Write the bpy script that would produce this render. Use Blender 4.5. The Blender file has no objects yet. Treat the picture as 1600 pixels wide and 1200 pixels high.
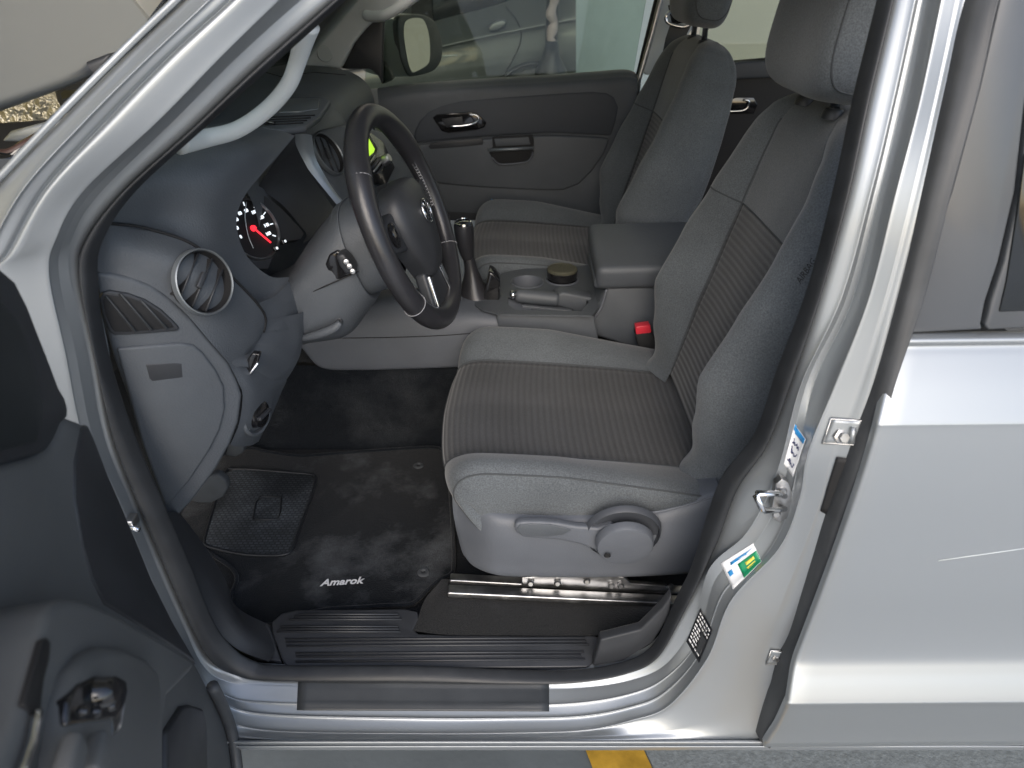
import bpy, bmesh, math, random
from mathutils import Vector, Matrix
random.seed(7)
R = math.radians
sc = bpy.context.scene
COL = sc.collection

# ------------------------------------------------------------------ camera, sky, sun, exposure
CAM = Vector((0.0, -0.73, 1.5)); PITCH = R(30); FPX = 1150.0
cam_d = bpy.data.cameras.new("camera"); cam = bpy.data.objects.new("camera", cam_d); COL.objects.link(cam)
cam.location = CAM; cam.rotation_euler = (R(90) - PITCH, 0, 0)
cam_d.sensor_width = 36.0; cam_d.lens = 36.0 * FPX / 1600.0
cam_d.clip_start = 0.02; cam_d.clip_end = 400
cam_d.dof.use_dof = True; cam_d.dof.focus_distance = 1.35; cam_d.dof.aperture_fstop = 6.3
sc.camera = cam
W = bpy.data.worlds.new("World"); sc.world = W; W.use_nodes = True
wn = W.node_tree.nodes; wl = W.node_tree.links
SUN_EL, SUN_AZ = R(36), R(180)
sky = wn.new('ShaderNodeTexSky'); sky.sky_type = 'NISHITA'; sky.sun_disc = False
sky.sun_elevation = SUN_EL; sky.sun_rotation = SUN_AZ; sky.air_density = 1.0; sky.dust_density = 2.2
bg = wn['Background']; bg.inputs['Strength'].default_value = 0.15
wl.new(sky.outputs['Color'], bg.inputs['Color'])
sun_d = bpy.data.lights.new("sun", 'SUN'); sun = bpy.data.objects.new("sun", sun_d); COL.objects.link(sun)
sun_d.energy = 0.6; sun_d.angle = R(40); sun_d.color = (1.0, 0.975, 0.94)
# direction the light comes from: azimuth measured clockwise from +Y
sv = Vector((math.sin(SUN_AZ) * math.cos(SUN_EL), math.cos(SUN_AZ) * math.cos(SUN_EL), math.sin(SUN_EL)))
sun.rotation_euler = sv.to_track_quat('Z', 'Y').to_euler()
sc.view_settings.view_transform = 'Standard'; sc.view_settings.look = 'None'
sc.view_settings.exposure = 0.98; sc.view_settings.gamma = 1.0
sc.cycles.max_bounces = 8; sc.cycles.diffuse_bounces = 4; sc.cycles.glossy_bounces = 5

# ------------------------------------------------------------------ survey helpers: sight lines of the photograph met with real planes
CR = Vector((1, 0, 0)); CF = Vector((0, math.cos(PITCH), -math.sin(PITCH))); CU = Vector((0, math.sin(PITCH), math.cos(PITCH)))
def ray(px, py): return CR * ((px - 800) / FPX) + CF + CU * ((600 - py) / FPX)
def U(px, py, y=None, z=None, x=None):
    d = ray(px, py)
    k = (y - CAM.y) / d.y if y is not None else ((z - CAM.z) / d.z if z is not None else (x - CAM.x) / d.x)
    return CAM + d * k
def UP(px, py, p0, n):
    d = ray(px, py); return CAM + d * ((Vector(p0) - CAM).dot(n) / d.dot(n))
def L(pts, y=None):
    return [U(p[0], p[1], p[2] if len(p) > 2 else y) for p in pts]
def crv(pts, n, closed=False):
    pts = [Vector(p) for p in pts]; m = len(pts); out = []
    segs = m if closed else m - 1
    for i in range(n):
        t = i / (n if closed else n - 1) * segs
        k = min(int(t), segs - 1); f = t - k
        if closed: a, b, c, d = pts[(k - 1) % m], pts[k % m], pts[(k + 1) % m], pts[(k + 2) % m]
        else:
            b, c = pts[k], pts[k + 1]
            a = pts[k - 1] if k > 0 else b * 2 - c
            d = pts[k + 2] if k + 2 < m else c * 2 - b
        out.append(b + ((c - a) * f + (a * 2 - b * 5 + c * 4 - d) * f * f + (b * 3 - a - c * 3 + d) * f ** 3) * 0.5)
    return out

# ------------------------------------------------------------------ object helpers
def offs(parent):
    o = Vector((0, 0, 0))
    while parent is not None:
        o += parent.location; parent = parent.parent
    return o
def mk(name, verts, faces, m, parent=None, smooth=True, mids=None, uvs=None):
    me = bpy.data.meshes.new(name); o0 = offs(parent)
    me.from_pydata([tuple(Vector(v) - o0) for v in verts], [], faces)
    for mm in (m if isinstance(m, (list, tuple)) else [m]): me.materials.append(mm)
    if mids: me.polygons.foreach_set('material_index', mids)
    if uvs:
        uvl = me.uv_layers.new(name="UVMap")
        for lp in me.loops: uvl.data[lp.index].uv = uvs[lp.vertex_index]
    if smooth: me.polygons.foreach_set('use_smooth', [True] * len(me.polygons))
    me.update()
    ob = bpy.data.objects.new(name, me); COL.objects.link(ob)
    if parent is not None: ob.parent = parent
    return ob
def bev(o, w, seg=3, ang=35):
    b = o.modifiers.new('bevel', 'BEVEL'); b.width = w; b.segments = seg; b.limit_method = 'ANGLE'; b.angle_limit = R(ang)
    b.harden_normals = False
    return o
def sharp(o, ang=35):
    try:
        me = o.data; bm = bmesh.new(); bm.from_mesh(me)
        for e in bm.edges:
            if len(e.link_faces) == 2 and e.calc_face_angle(0) > R(ang): e.smooth = False
        bm.to_mesh(me); bm.free()
    except Exception: pass
    return o
def grid(name, rows, m, parent=None, cu=False, cv=False, thick=0, uv=None):
    nv, nu = len(rows), len(rows[0]); V = [p for r in rows for p in r]; Fc = []
    for j in range(nv - (0 if cv else 1)):
        for i in range(nu - (0 if cu else 1)):
            j2, i2 = (j + 1) % nv, (i + 1) % nu
            Fc.append((j * nu + i, j * nu + i2, j2 * nu + i2, j2 * nu + i))
    o = mk(name, V, Fc, m, parent, uvs=uv)
    if thick:
        s = o.modifiers.new('solid', 'SOLIDIFY'); s.thickness = thick; s.offset = -1
    return o
def loft(name, rails, m, parent=None, nu=60, nv=4, closed=False, thick=0, lin=False):
    Rr = [crv(r, nu, closed) for r in rails]
    cols = []
    nn = (len(rails) - 1) * nv + 1
    for i in range(nu):
        c = [r[i] for r in Rr]
        if lin or len(c) == 2:
            cc = []
            for k in range(nn):
                t = k / nv; a = min(int(t), len(c) - 2); cc.append(c[a].lerp(c[a + 1], t - a))
            cols.append(cc)
        else: cols.append(crv(c, nn))
    rows = [[cols[i][k] for i in range(nu)] for k in range(nn)]
    return grid(name, rows, m, parent, cu=closed, thick=thick)
def frames(P, closed):
    n = len(P); T = []
    for i in range(n):
        a = P[(i - 1) % n] if (closed or i > 0) else P[i]; b = P[(i + 1) % n] if (closed or i < n - 1) else P[i]
        t = b - a; T.append(t.normalized() if t.length > 1e-9 else Vector((1, 0, 0)))
    up = Vector((0, 0, 1)) if abs(T[0].z) < 0.9 else Vector((0, 1, 0))
    N = [(up - T[0] * up.dot(T[0])).normalized()]
    for i in range(1, n):
        v = N[-1] - T[i] * N[-1].dot(T[i]); N.append(v.normalized() if v.length > 1e-6 else N[-1])
    return T, N
def tube_data(P, r, n=8, closed=False, flat=1.0):
    T, N = frames(P, closed); V = []; Fc = []
    for i, p in enumerate(P):
        b = T[i].cross(N[i]); rr = r[i] if isinstance(r, (list, tuple)) else r
        for k in range(n):
            a = 2 * math.pi * k / n; V.append(p + N[i] * math.cos(a) * rr + b * math.sin(a) * rr * flat)
    m = len(P)
    for i in range(m if closed else m - 1):
        for k in range(n):
            i2, k2 = (i + 1) % m, (k + 1) % n
            Fc.append((i * n + k, i * n + k2, i2 * n + k2, i2 * n + k))
    if not closed:
        Fc.append(tuple(range(n - 1, -1, -1))); Fc.append(tuple((m - 1) * n + k for k in range(n)))
    return V, Fc
def tube(name, pts, r, m, parent=None, n=8, res=None, closed=False, flat=1.0):
    P = crv(pts, res, closed) if res else [Vector(p) for p in pts]
    if isinstance(r, (list, tuple)) and len(r) != len(P):
        rv = crv([Vector((q, 0, 0)) for q in r], len(P)); r = [q.x for q in rv]
    V, Fc = tube_data(P, r, n, closed, flat)
    return mk(name, V, Fc, m, parent)
def merge(parts):
    V = []; Fc = []; M = []
    for p in parts:
        k = len(V); V += p[0]; Fc += [tuple(i + k for i in f) for f in p[1]]; M += [p[2] if len(p) > 2 else 0] * len(p[1])
    return V, Fc, M
def newell(P):
    n = Vector((0, 0, 0))
    for i in range(len(P)):
        a, b = P[i], P[(i + 1) % len(P)]
        n += Vector(((a.y - b.y) * (a.z + b.z), (a.z - b.z) * (a.x + b.x), (a.x - b.x) * (a.y + b.y)))
    return n.normalized()
def slab_data(P, th, nrm=None):
    P = [Vector(p) for p in P]; c = sum(P, Vector()) / len(P); n = newell(P)
    if n.dot(CAM - c) < 0: P.reverse(); n = -n
    d = (Vector(nrm).normalized() if nrm is not None else n) * th
    if d.dot(n) < 0: d = -d
    m = len(P); V = P + [p - d for p in P]
    Fc = [tuple(range(m)), tuple(range(2 * m - 1, m - 1, -1))] + [((i + 1) % m, i, m + i, m + (i + 1) % m) for i in range(m)]
    return V, Fc
def slab(name, P, th, m, parent=None, bevel=0, seg=3, smooth=None, nrm=None, lift=0):
    """a solid piece with outline P (front face), thickness th going away from the viewer side"""
    if smooth: P = crv(P, smooth, True)
    P = [Vector(p) for p in P]
    if lift:
        n = Vector(nrm).normalized() if nrm is not None else newell(P)
        c = sum(P, Vector()) / len(P)
        if n.dot(CAM - c) < 0: n = -n
        P = [p + n * lift for p in P]
    V, Fc = slab_data(P, th, nrm)
    o = mk(name, V, Fc, m, parent)
    if bevel: bev(o, bevel, seg)
    else: sharp(o)
    return o
def box_data(c, s, rot=None):
    c = Vector(c); V = []
    for i in (-1, 1):
        for j in (-1, 1):
            for k in (-1, 1):
                v = Vector((i * s[0] / 2, j * s[1] / 2, k * s[2] / 2))
                if rot is not None: v = rot @ v
                V.append(c + v)
    return V, [(0, 1, 3, 2), (4, 6, 7, 5), (0, 4, 5, 1), (2, 3, 7, 6), (0, 2, 6, 4), (1, 5, 7, 3)]
def box(name, c, s, m, parent=None, rot=None, bevel=0.0, seg=3):
    V, Fc = box_data(c, s, rot); o = mk(name, V, Fc, m, parent)
    if bevel: bev(o, bevel, seg)
    else: sharp(o)
    return o
def basis(n, up=Vector((0, 0, 1))):
    n = Vector(n).normalized(); a = up.cross(n)
    if a.length < 1e-4: a = Vector((1, 0, 0))
    a.normalize(); return a, n.cross(a), n
def lathe_data(prof, c, ax, n=40, arc=None):
    a, b, d = basis(ax); c = Vector(c); V = []; Fc = []
    for (r, h) in prof:
        for k in range(n):
            t = 2 * math.pi * k / n; V.append(c + a * math.cos(t) * r + b * math.sin(t) * r + d * h)
    for j in range(len(prof) - 1):
        for k in range(n):
            k2 = (k + 1) % n; Fc.append((j * n + k, j * n + k2, (j + 1) * n + k2, (j + 1) * n + k))
    return V, Fc
def lathe(name, prof, c, ax, m, parent=None, n=40):
    V, Fc = lathe_data(prof, c, ax, n); return sharp(mk(name, V, Fc, m, parent), 40)
def thing(name, label, cat, loc=(0, 0, 0), group=None):
    o = bpy.data.objects.new(name, None); COL.objects.link(o); o.location = loc; o.empty_display_size = 0.1
    o['label'] = label; o['category'] = cat
    if group: o['group'] = group
    return o
def tag(o, label=None, cat=None, group=None, kind=None):
    if label: o['label'] = label
    if cat: o['category'] = cat
    if group: o['group'] = group
    if kind: o['kind'] = kind
    return o
def text(name, body, size, m, parent, origin, xdir, ydir, shear=0.0, depth=0.0004, align='CENTER', bold=0.0):
    cu = bpy.data.curves.new(name, 'FONT'); cu.body = body; cu.size = size; cu.extrude = depth; cu.shear = shear
    cu.align_x = align; cu.align_y = 'CENTER'; cu.offset = bold; cu.resolution_u = 3
    cu.materials.append(m)
    tmp = bpy.data.objects.new('tmp', cu); COL.objects.link(tmp)
    dg = bpy.context.evaluated_depsgraph_get(); me = bpy.data.meshes.new_from_object(tmp.evaluated_get(dg)); bpy.data.objects.remove(tmp)
    X = Vector(xdir).normalized(); Y = Vector(ydir); Y = (Y - X * Y.dot(X)).normalized(); Z = X.cross(Y); o0 = offs(parent)
    for v in me.vertices: v.co = Vector(origin) + X * v.co.x + Y * v.co.y + Z * v.co.z - o0
    me.name = name
    ob = bpy.data.objects.new(name, me); COL.objects.link(ob)
    if parent is not None: ob.parent = parent
    return ob

from mathutils.bvhtree import BVHTree
def bvh_of(*obs):
    V = []; Fc = []
    for ob in obs:
        o0 = offs(ob); k = len(V); V += [v.co + o0 for v in ob.data.vertices]; Fc += [tuple(i + k for i in p.vertices) for p in ob.data.polygons]
    return BVHTree.FromPolygons(V, Fc)
def hit(bv, px, py, lift=0.001):
    d = ray(px, py).normalized(); h = bv.ray_cast(CAM, d)
    if h[0] is None: return U(px, py, .06)
    n = h[1] if h[1].dot(d) < 0 else -h[1]
    return h[0] + n * lift
def quadpx(Q, u, v):   # Q = corner pixels: bottom-left, bottom-right, top-right, top-left of the print
    a = (1-u)*(1-v); b = u*(1-v); c = u*v; d = (1-u)*v
    return (Q[0][0]*a + Q[1][0]*b + Q[2][0]*c + Q[3][0]*d, Q[0][1]*a + Q[1][1]*b + Q[2][1]*c + Q[3][1]*d)
def conform(name, bv, Q, m, parent, n=(12, 12), lift=0.0012, box=(0, 0, 1, 1)):
    rows = []
    for j in range(n[1] + 1):
        v = box[1] + (box[3]-box[1]) * j / n[1]
        rows.append([hit(bv, *quadpx(Q, box[0] + (box[2]-box[0]) * i / n[0], v), lift) for i in range(n[0] + 1)])
    return grid(name, rows, m, parent, thick=.0004)
def conform_text(name, bv, Q, body, m, parent, box, lift=0.0022, shear=0.0, bold=0.0):
    cu = bpy.data.curves.new(name, 'FONT'); cu.body = body; cu.size = 1; cu.shear = shear; cu.offset = bold; cu.resolution_u = 2
    tmp = bpy.data.objects.new('tmp', cu); COL.objects.link(tmp)
    dg = bpy.context.evaluated_depsgraph_get(); me = bpy.data.meshes.new_from_object(tmp.evaluated_get(dg)); bpy.data.objects.remove(tmp)
    xs = [v.co.x for v in me.vertices]; ys = [v.co.y for v in me.vertices]; x0, x1, y0, y1 = min(xs), max(xs), min(ys), max(ys); o0 = offs(parent)
    for v in me.vertices:
        u = box[0] + (box[2]-box[0]) * (v.co.x - x0) / (x1 - x0 + 1e-9); w = box[1] + (box[3]-box[1]) * (v.co.y - y0) / (y1 - y0 + 1e-9)
        v.co = hit(bv, *quadpx(Q, u, w), lift) - o0
    me.name = name; me.materials.append(m); ob = bpy.data.objects.new(name, me); COL.objects.link(ob); ob.parent = parent
    return ob

# ------------------------------------------------------------------ materials
def mat(name, col, rough=0.5, metal=0.0, coat=0.0, grain=0, gs=0.1, var=0.0, vs=6.0, spec=0.5, sheen=0.0, emit=None, es=1.0, gd=0.0006, coat_r=0.05):
    m = bpy.data.materials.new(name); m.use_nodes = True; nt = m.node_tree; p = nt.nodes['Principled BSDF']
    p.inputs['Base Color'].default_value = (*col, 1); p.inputs['Roughness'].default_value = rough; p.inputs['Metallic'].default_value = metal
    p.inputs['Specular IOR Level'].default_value = spec; p.inputs['Coat Weight'].default_value = coat; p.inputs['Coat Roughness'].default_value = coat_r
    p.inputs['Sheen Weight'].default_value = sheen; p.inputs['Sheen Roughness'].default_value = 0.5
    if emit: p.inputs['Emission Color'].default_value = (*emit, 1); p.inputs['Emission Strength'].default_value = es
    tc = nt.nodes.new('ShaderNodeTexCoord')
    if var:
        n = nt.nodes.new('ShaderNodeTexNoise'); n.inputs['Scale'].default_value = vs; n.inputs['Detail'].default_value = 5; n.inputs['Roughness'].default_value = 0.6
        nt.links.new(tc.outputs['Object'], n.inputs['Vector'])
        r = nt.nodes.new('ShaderNodeMapRange'); r.inputs['From Min'].default_value = 0.3; r.inputs['From Max'].default_value = 0.7
        r.inputs['To Min'].default_value = 1 - var; r.inputs['To Max'].default_value = 1 + var
        nt.links.new(n.outputs['Fac'], r.inputs['Value'])
        mx = nt.nodes.new('ShaderNodeMix'); mx.data_type = 'RGBA'; mx.blend_type = 'MULTIPLY'; mx.inputs['Factor'].default_value = 1
        mx.inputs['A'].default_value = (*col, 1); nt.links.new(r.outputs['Result'], mx.inputs['B'])
        nt.links.new(mx.outputs['Result'], p.inputs['Base Color'])
        r2 = nt.nodes.new('ShaderNodeMapRange'); r2.inputs['From Min'].default_value = 0.3; r2.inputs['From Max'].default_value = 0.7
        r2.inputs['To Min'].default_value = max(0.02, rough - var * 0.25); r2.inputs['To Max'].default_value = min(1, rough + var * 0.25)
        nt.links.new(n.outputs['Fac'], r2.inputs['Value']); nt.links.new(r2.outputs['Result'], p.inputs['Roughness'])
    if grain:
        g = nt.nodes.new('ShaderNodeTexNoise'); g.inputs['Scale'].default_value = grain; g.inputs['Detail'].default_value = 3
        nt.links.new(tc.outputs['Object'], g.inputs['Vector'])
        b = nt.nodes.new('ShaderNodeBump'); b.inputs['Strength'].default_value = gs; b.inputs['Distance'].default_value = gd
        nt.links.new(g.outputs['Fac'], b.inputs['Height']); nt.links.new(b.outputs['Normal'], p.inputs['Normal'])
    return m
def nodes_of(m): return m.node_tree.nodes, m.node_tree.links, m.node_tree.nodes['Principled BSDF']

M = {}
M['silver'] = mat('silver paint', (0.33, 0.352, 0.368), 0.40, 0.62, 0.4, grain=1800, gs=0.04, coat_r=0.06)
M['rubber'] = mat('black rubber', (0.018, 0.020, 0.023), 0.5, grain=700, gs=0.15, var=0.25, vs=20)
M['rubber_grey'] = mat('weathered rubber', (0.05, 0.053, 0.057), 0.5, grain=600, gs=0.2, var=0.25, vs=14)
M['plastic'] = mat('grey dash plastic', (0.070, 0.078, 0.088), 0.54, grain=380, gs=0.55, gd=0.0011, var=0.10, vs=9)
M['plastic_mid'] = mat('mid grey plastic', (0.098, 0.107, 0.123), 0.50, grain=420, gs=0.4, gd=0.001, var=0.08, vs=9)
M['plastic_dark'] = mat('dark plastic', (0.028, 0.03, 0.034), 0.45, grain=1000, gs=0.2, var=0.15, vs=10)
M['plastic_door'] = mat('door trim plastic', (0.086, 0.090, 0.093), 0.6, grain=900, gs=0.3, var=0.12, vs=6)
M['gloss_black'] = mat('gloss black', (0.01, 0.01, 0.011), 0.12, coat=0.5)
M['black'] = mat('matt black', (0.008, 0.008, 0.009), 0.7)
M['trim_light'] = mat('light grey trim', (0.52, 0.55, 0.55), 0.6, grain=900, gs=0.1, var=0.05)
M['chrome'] = mat('chrome', (0.75, 0.76, 0.78), 0.12, 1.0)
M['steel'] = mat('dull steel', (0.48, 0.48, 0.48), 0.35, 1.0, var=0.25, vs=40)
M['alu'] = mat('satin silver plastic', (0.22, 0.24, 0.255), 0.36, 0.6)
M['alu_strip'] = mat('satin silver strip', (0.36, 0.40, 0.44), 0.36, 0.55)
M['plastic_shade'] = mat('recess shade plastic', (0.05, 0.055, 0.065), 0.55, grain=420, gs=0.3)  # darker grey stands in for shade inside the seat lever recess
M['leather'] = mat('worn black leather', (0.024, 0.024, 0.027), 0.30, grain=420, gs=0.25, var=0.10, vs=22, gd=0.0012)
M['stitch'] = mat('grey thread', (0.30, 0.30, 0.31), 0.8)
M['pillar_film'] = mat('satin black pillar film', (0.070, 0.075, 0.081), 0.34, coat=0.2, grain=300, gs=0.03, var=0.08, vs=5)
M['sill_film'] = mat('black sill film', (0.03, 0.034, 0.038), 0.5, grain=900, gs=0.25, var=0.2, vs=12)
M['red'] = mat('red plastic', (0.62, 0.03, 0.05), 0.35)
M['white'] = mat('white print', (0.8, 0.8, 0.8), 0.6)
M['paper'] = mat('white sticker', (0.72, 0.73, 0.74), 0.45)
M['blue'] = mat('blue print', (0.02, 0.22, 0.5), 0.45)
M['green'] = mat('green print', (0.01, 0.25, 0.11), 0.4)
M['yellowprint'] = mat('yellow print', (0.75, 0.66, 0.1), 0.5)
M['ink'] = mat('blue pen ink', (0.03, 0.04, 0.12), 0.7)
M['label_black'] = mat('black label', (0.008, 0.009, 0.012), 0.3)
M['rubberpad'] = mat('rubber pad', (0.05, 0.055, 0.06), 0.75, var=0.3, vs=14)

# fabric
def fabric(name, col, rib=False, dust=0.0):
    m = mat(name, col, 0.92, spec=0.25, sheen=0.25); nd, lk, p = nodes_of(m)
    tc = nd.new('ShaderNodeTexCoord')
    n1 = nd.new('ShaderNodeTexNoise'); n1.inputs['Scale'].default_value = 420; n1.inputs['Detail'].default_value = 3; lk.new(tc.outputs['Object'], n1.inputs['Vector'])
    n2 = nd.new('ShaderNodeTexNoise'); n2.inputs['Scale'].default_value = 7; n2.inputs['Detail'].default_value = 6; lk.new(tc.outputs['Object'], n2.inputs['Vector'])
    a = nd.new('ShaderNodeMath'); a.operation = 'MULTIPLY_ADD'; a.inputs[1].default_value = 1.3; a.inputs[2].default_value = 0.35; lk.new(n1.outputs['Fac'], a.inputs[0])
    b = nd.new('ShaderNodeMath'); b.operation = 'MULTIPLY_ADD'; b.inputs[1].default_value = 0.8; b.inputs[2].default_value = 0.6; lk.new(n2.outputs['Fac'], b.inputs[0])
    c = nd.new('ShaderNodeMath'); c.operation = 'MULTIPLY'; lk.new(a.outputs[0], c.inputs[0]); lk.new(b.outputs[0], c.inputs[1])
    h = n1.outputs['Fac']; fac = c.outputs[0]; dist = 0.0008
    if rib:
        sep = nd.new('ShaderNodeSeparateXYZ'); lk.new(tc.outputs['UV'], sep.inputs[0])
        w = nd.new('ShaderNodeMath'); w.operation = 'MULTIPLY'; w.inputs[1].default_value = 2 * math.pi; lk.new(sep.outputs['Y'], w.inputs[0])
        wob = nd.new('ShaderNodeMath'); wob.operation = 'MULTIPLY_ADD'; wob.inputs[1].default_value = 0.9; lk.new(n2.outputs['Fac'], wob.inputs[0]); lk.new(w.outputs[0], wob.inputs[2])
        s = nd.new('ShaderNodeMath'); s.operation = 'SINE'; lk.new(wob.outputs[0], s.inputs[0])
        sm = nd.new('ShaderNodeMath'); sm.operation = 'MULTIPLY_ADD'; sm.inputs[1].default_value = 0.17; sm.inputs[2].default_value = 1.0; lk.new(s.outputs[0], sm.inputs[0])
        c2 = nd.new('ShaderNodeMath'); c2.operation = 'MULTIPLY'; lk.new(fac, c2.inputs[0]); lk.new(sm.outputs[0], c2.inputs[1]); fac = c2.outputs[0]
        hh = nd.new('ShaderNodeMath'); hh.operation = 'MULTIPLY_ADD'; hh.inputs[1].default_value = 0.35; lk.new(n1.outputs['Fac'], hh.inputs[0]); lk.new(s.outputs[0], hh.inputs[2]); h = hh.outputs[0]; dist = 0.0012
    mx = nd.new('ShaderNodeMix'); mx.data_type = 'RGBA'; mx.blend_type = 'MULTIPLY'; mx.inputs['Factor'].default_value = 1; mx.inputs['A'].default_value = (*col, 1)
    lk.new(fac, mx.inputs['B']); lk.new(mx.outputs['Result'], p.inputs['Base Color'])
    bp = nd.new('ShaderNodeBump'); bp.inputs['Strength'].default_value = 0.5; bp.inputs['Distance'].default_value = dist
    lk.new(h, bp.inputs['Height']); lk.new(bp.outputs['Normal'], p.inputs['Normal'])
    return m
M['fabric'] = fabric('grey seat fabric', (0.094, 0.104, 0.112))
M['fabric_rib'] = fabric('dark ribbed seat fabric', (0.042, 0.0435, 0.046), rib=True)
M['seam'] = mat('dark seam thread', (0.055, 0.06, 0.064), 0.9)  # thin dark cord laid along the seat seams

def carpet(name, col, dust_amt):
    m = mat(name, col, 0.97, spec=0.1, sheen=0.15); nd, lk, p = nodes_of(m); tc = nd.new('ShaderNodeTexCoord')
    n1 = nd.new('ShaderNodeTexNoise'); n1.inputs['Scale'].default_value = 420; n1.inputs['Detail'].default_value = 3; lk.new(tc.outputs['Object'], n1.inputs['Vector'])
    n2 = nd.new('ShaderNodeTexNoise'); n2.inputs['Scale'].default_value = 5.5; n2.inputs['Detail'].default_value = 7; n2.inputs['Roughness'].default_value = 0.65; lk.new(tc.outputs['Object'], n2.inputs['Vector'])
    rp = nd.new('ShaderNodeMapRange'); rp.inputs['From Min'].default_value = 0.5; rp.inputs['From Max'].default_value = 0.8; lk.new(n2.outputs['Fac'], rp.inputs['Value'])
    k = nd.new('ShaderNodeMath'); k.operation = 'MULTIPLY'; lk.new(rp.outputs['Result'], k.inputs[0]); lk.new(n1.outputs['Fac'], k.inputs[1])
    k2 = nd.new('ShaderNodeMath'); k2.operation = 'MULTIPLY'; k2.inputs[1].default_value = dust_amt; lk.new(k.outputs[0], k2.inputs[0])
    v = nd.new('ShaderNodeMath'); v.operation = 'MULTIPLY_ADD'; v.inputs[1].default_value = 1.4; v.inputs[2].default_value = 0.3; lk.new(n1.outputs['Fac'], v.inputs[0])
    mx = nd.new('ShaderNodeMix'); mx.data_type = 'RGBA'; mx.blend_type = 'MULTIPLY'; mx.inputs['Factor'].default_value = 1; mx.inputs['A'].default_value = (*col, 1); lk.new(v.outputs[0], mx.inputs['B'])
    m2 = nd.new('ShaderNodeMix'); m2.data_type = 'RGBA'; m2.inputs['B'].default_value = (0.16, 0.17, 0.18, 1); lk.new(k2.outputs[0], m2.inputs['Factor']); lk.new(mx.outputs['Result'], m2.inputs['A'])
    lk.new(m2.outputs['Result'], p.inputs['Base Color'])
    bp = nd.new('ShaderNodeBump'); bp.inputs['Strength'].default_value = 0.8; bp.inputs['Distance'].default_value = 0.002; lk.new(n1.outputs['Fac'], bp.inputs['Height']); lk.new(bp.outputs['Normal'], p.inputs['Normal'])
    return m
M['carpet'] = carpet('black carpet', (0.008, 0.010, 0.013), 0.35)
M['carpet_sand'] = carpet('dusty carpet', (0.018, 0.0185, 0.019), 0.7)
M['mat'] = carpet('black velour mat', (0.006, 0.008, 0.0105), 1.25)

def glass(name, tint, alpha):
    m = bpy.data.materials.new(name); m.use_nodes = True; nt = m.node_tree; nt.nodes.clear()
    o = nt.nodes.new('ShaderNodeOutputMaterial'); t = nt.nodes.new('ShaderNodeBsdfTransparent'); g = nt.nodes.new('ShaderNodeBsdfGlossy'); g.inputs['Roughness'].default_value = 0.02
    t.inputs['Color'].default_value = (*tint, 1); f = nt.nodes.new('ShaderNodeFresnel'); f.inputs['IOR'].default_value = 1.45
    mx = nt.nodes.new('ShaderNodeMixShader'); nt.links.new(f.outputs[0], mx.inputs[0]); nt.links.new(t.outputs[0], mx.inputs[1]); nt.links.new(g.outputs[0], mx.inputs[2]); nt.links.new(mx.outputs[0], o.inputs[0])
    return m
M['glass'] = glass('clear window glass', (0.80, 0.86, 0.81), 1)
M['glass_ws'] = glass('windscreen glass', (0.86, 0.92, 0.89), 1)
M['glass_rough'] = mat('dull dark pane', (0.016, 0.02, 0.022), 0.4)
M['glass_dark'] = mat('dark tinted glass', (0.012, 0.014, 0.015), 0.05, coat=0.3)
M['mirror'] = mat('mirror glass', (0.62, 0.62, 0.58), 0.03, 1.0)
# ------------------------------------------------------------------ setting
def ground_mat():
    m = mat('painted workshop floor', (0.12, 0.14, 0.155), 0.6, var=0.18, vs=3.0, grain=60, gs=0.3, gd=0.003); return m
M['ground'] = ground_mat()
M['ground_rough'] = mat('speckled concrete', (0.185, 0.21, 0.222), 0.75, var=0.22, vs=110, grain=120, gs=0.5, gd=0.004)
M['paint_yellow'] = mat('worn yellow floor paint', (0.42, 0.25, 0.03), 0.6, var=0.25, vs=25, grain=200, gs=0.3)
M['wall'] = mat('beige workshop wall', (0.46, 0.43, 0.36), 0.85, var=0.06, vs=0.6)
M['wall_blue'] = mat('blue grey column paint', (0.36, 0.43, 0.43), 0.6, var=0.08, vs=2)
g = mk('ground', [(-60, -60, 0), (60, -60, 0), (60, 60, 0), (-60, 60, 0)], [(0, 1, 2, 3)], M['ground'], smooth=False); g['kind'] = 'structure'
def gpt(px, py, z): return U(px, py, z=z)
a, b, c, d = gpt(1008, 1172, .004), gpt(1640, 1172, .004), gpt(1700, 1230, .004), gpt(1035, 1230, .004)
e1 = (a - d).normalized(); e2 = Vector((1, 0, 0))
pv = mk('pavement', [d - e1 * 3, a + e1 * 1.3, a + e1 * 1.3 + e2 * 4, d - e1 * 3 + e2 * 4], [(0, 1, 2, 3)], M['ground_rough'], smooth=False); pv['kind'] = 'structure'
y0, y1 = gpt(915, 1172, .008), gpt(1006, 1172, .008)
ln = mk('floor_line', [y0 - e1 * 3, y1 - e1 * 3, y1 + e1 * 1.3, y0 + e1 * 1.3], [(0, 1, 2, 3)], M['paint_yellow'], smooth=False)
tag(ln, 'worn yellow line painted on the floor beside the silver truck', 'floor line')

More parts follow.
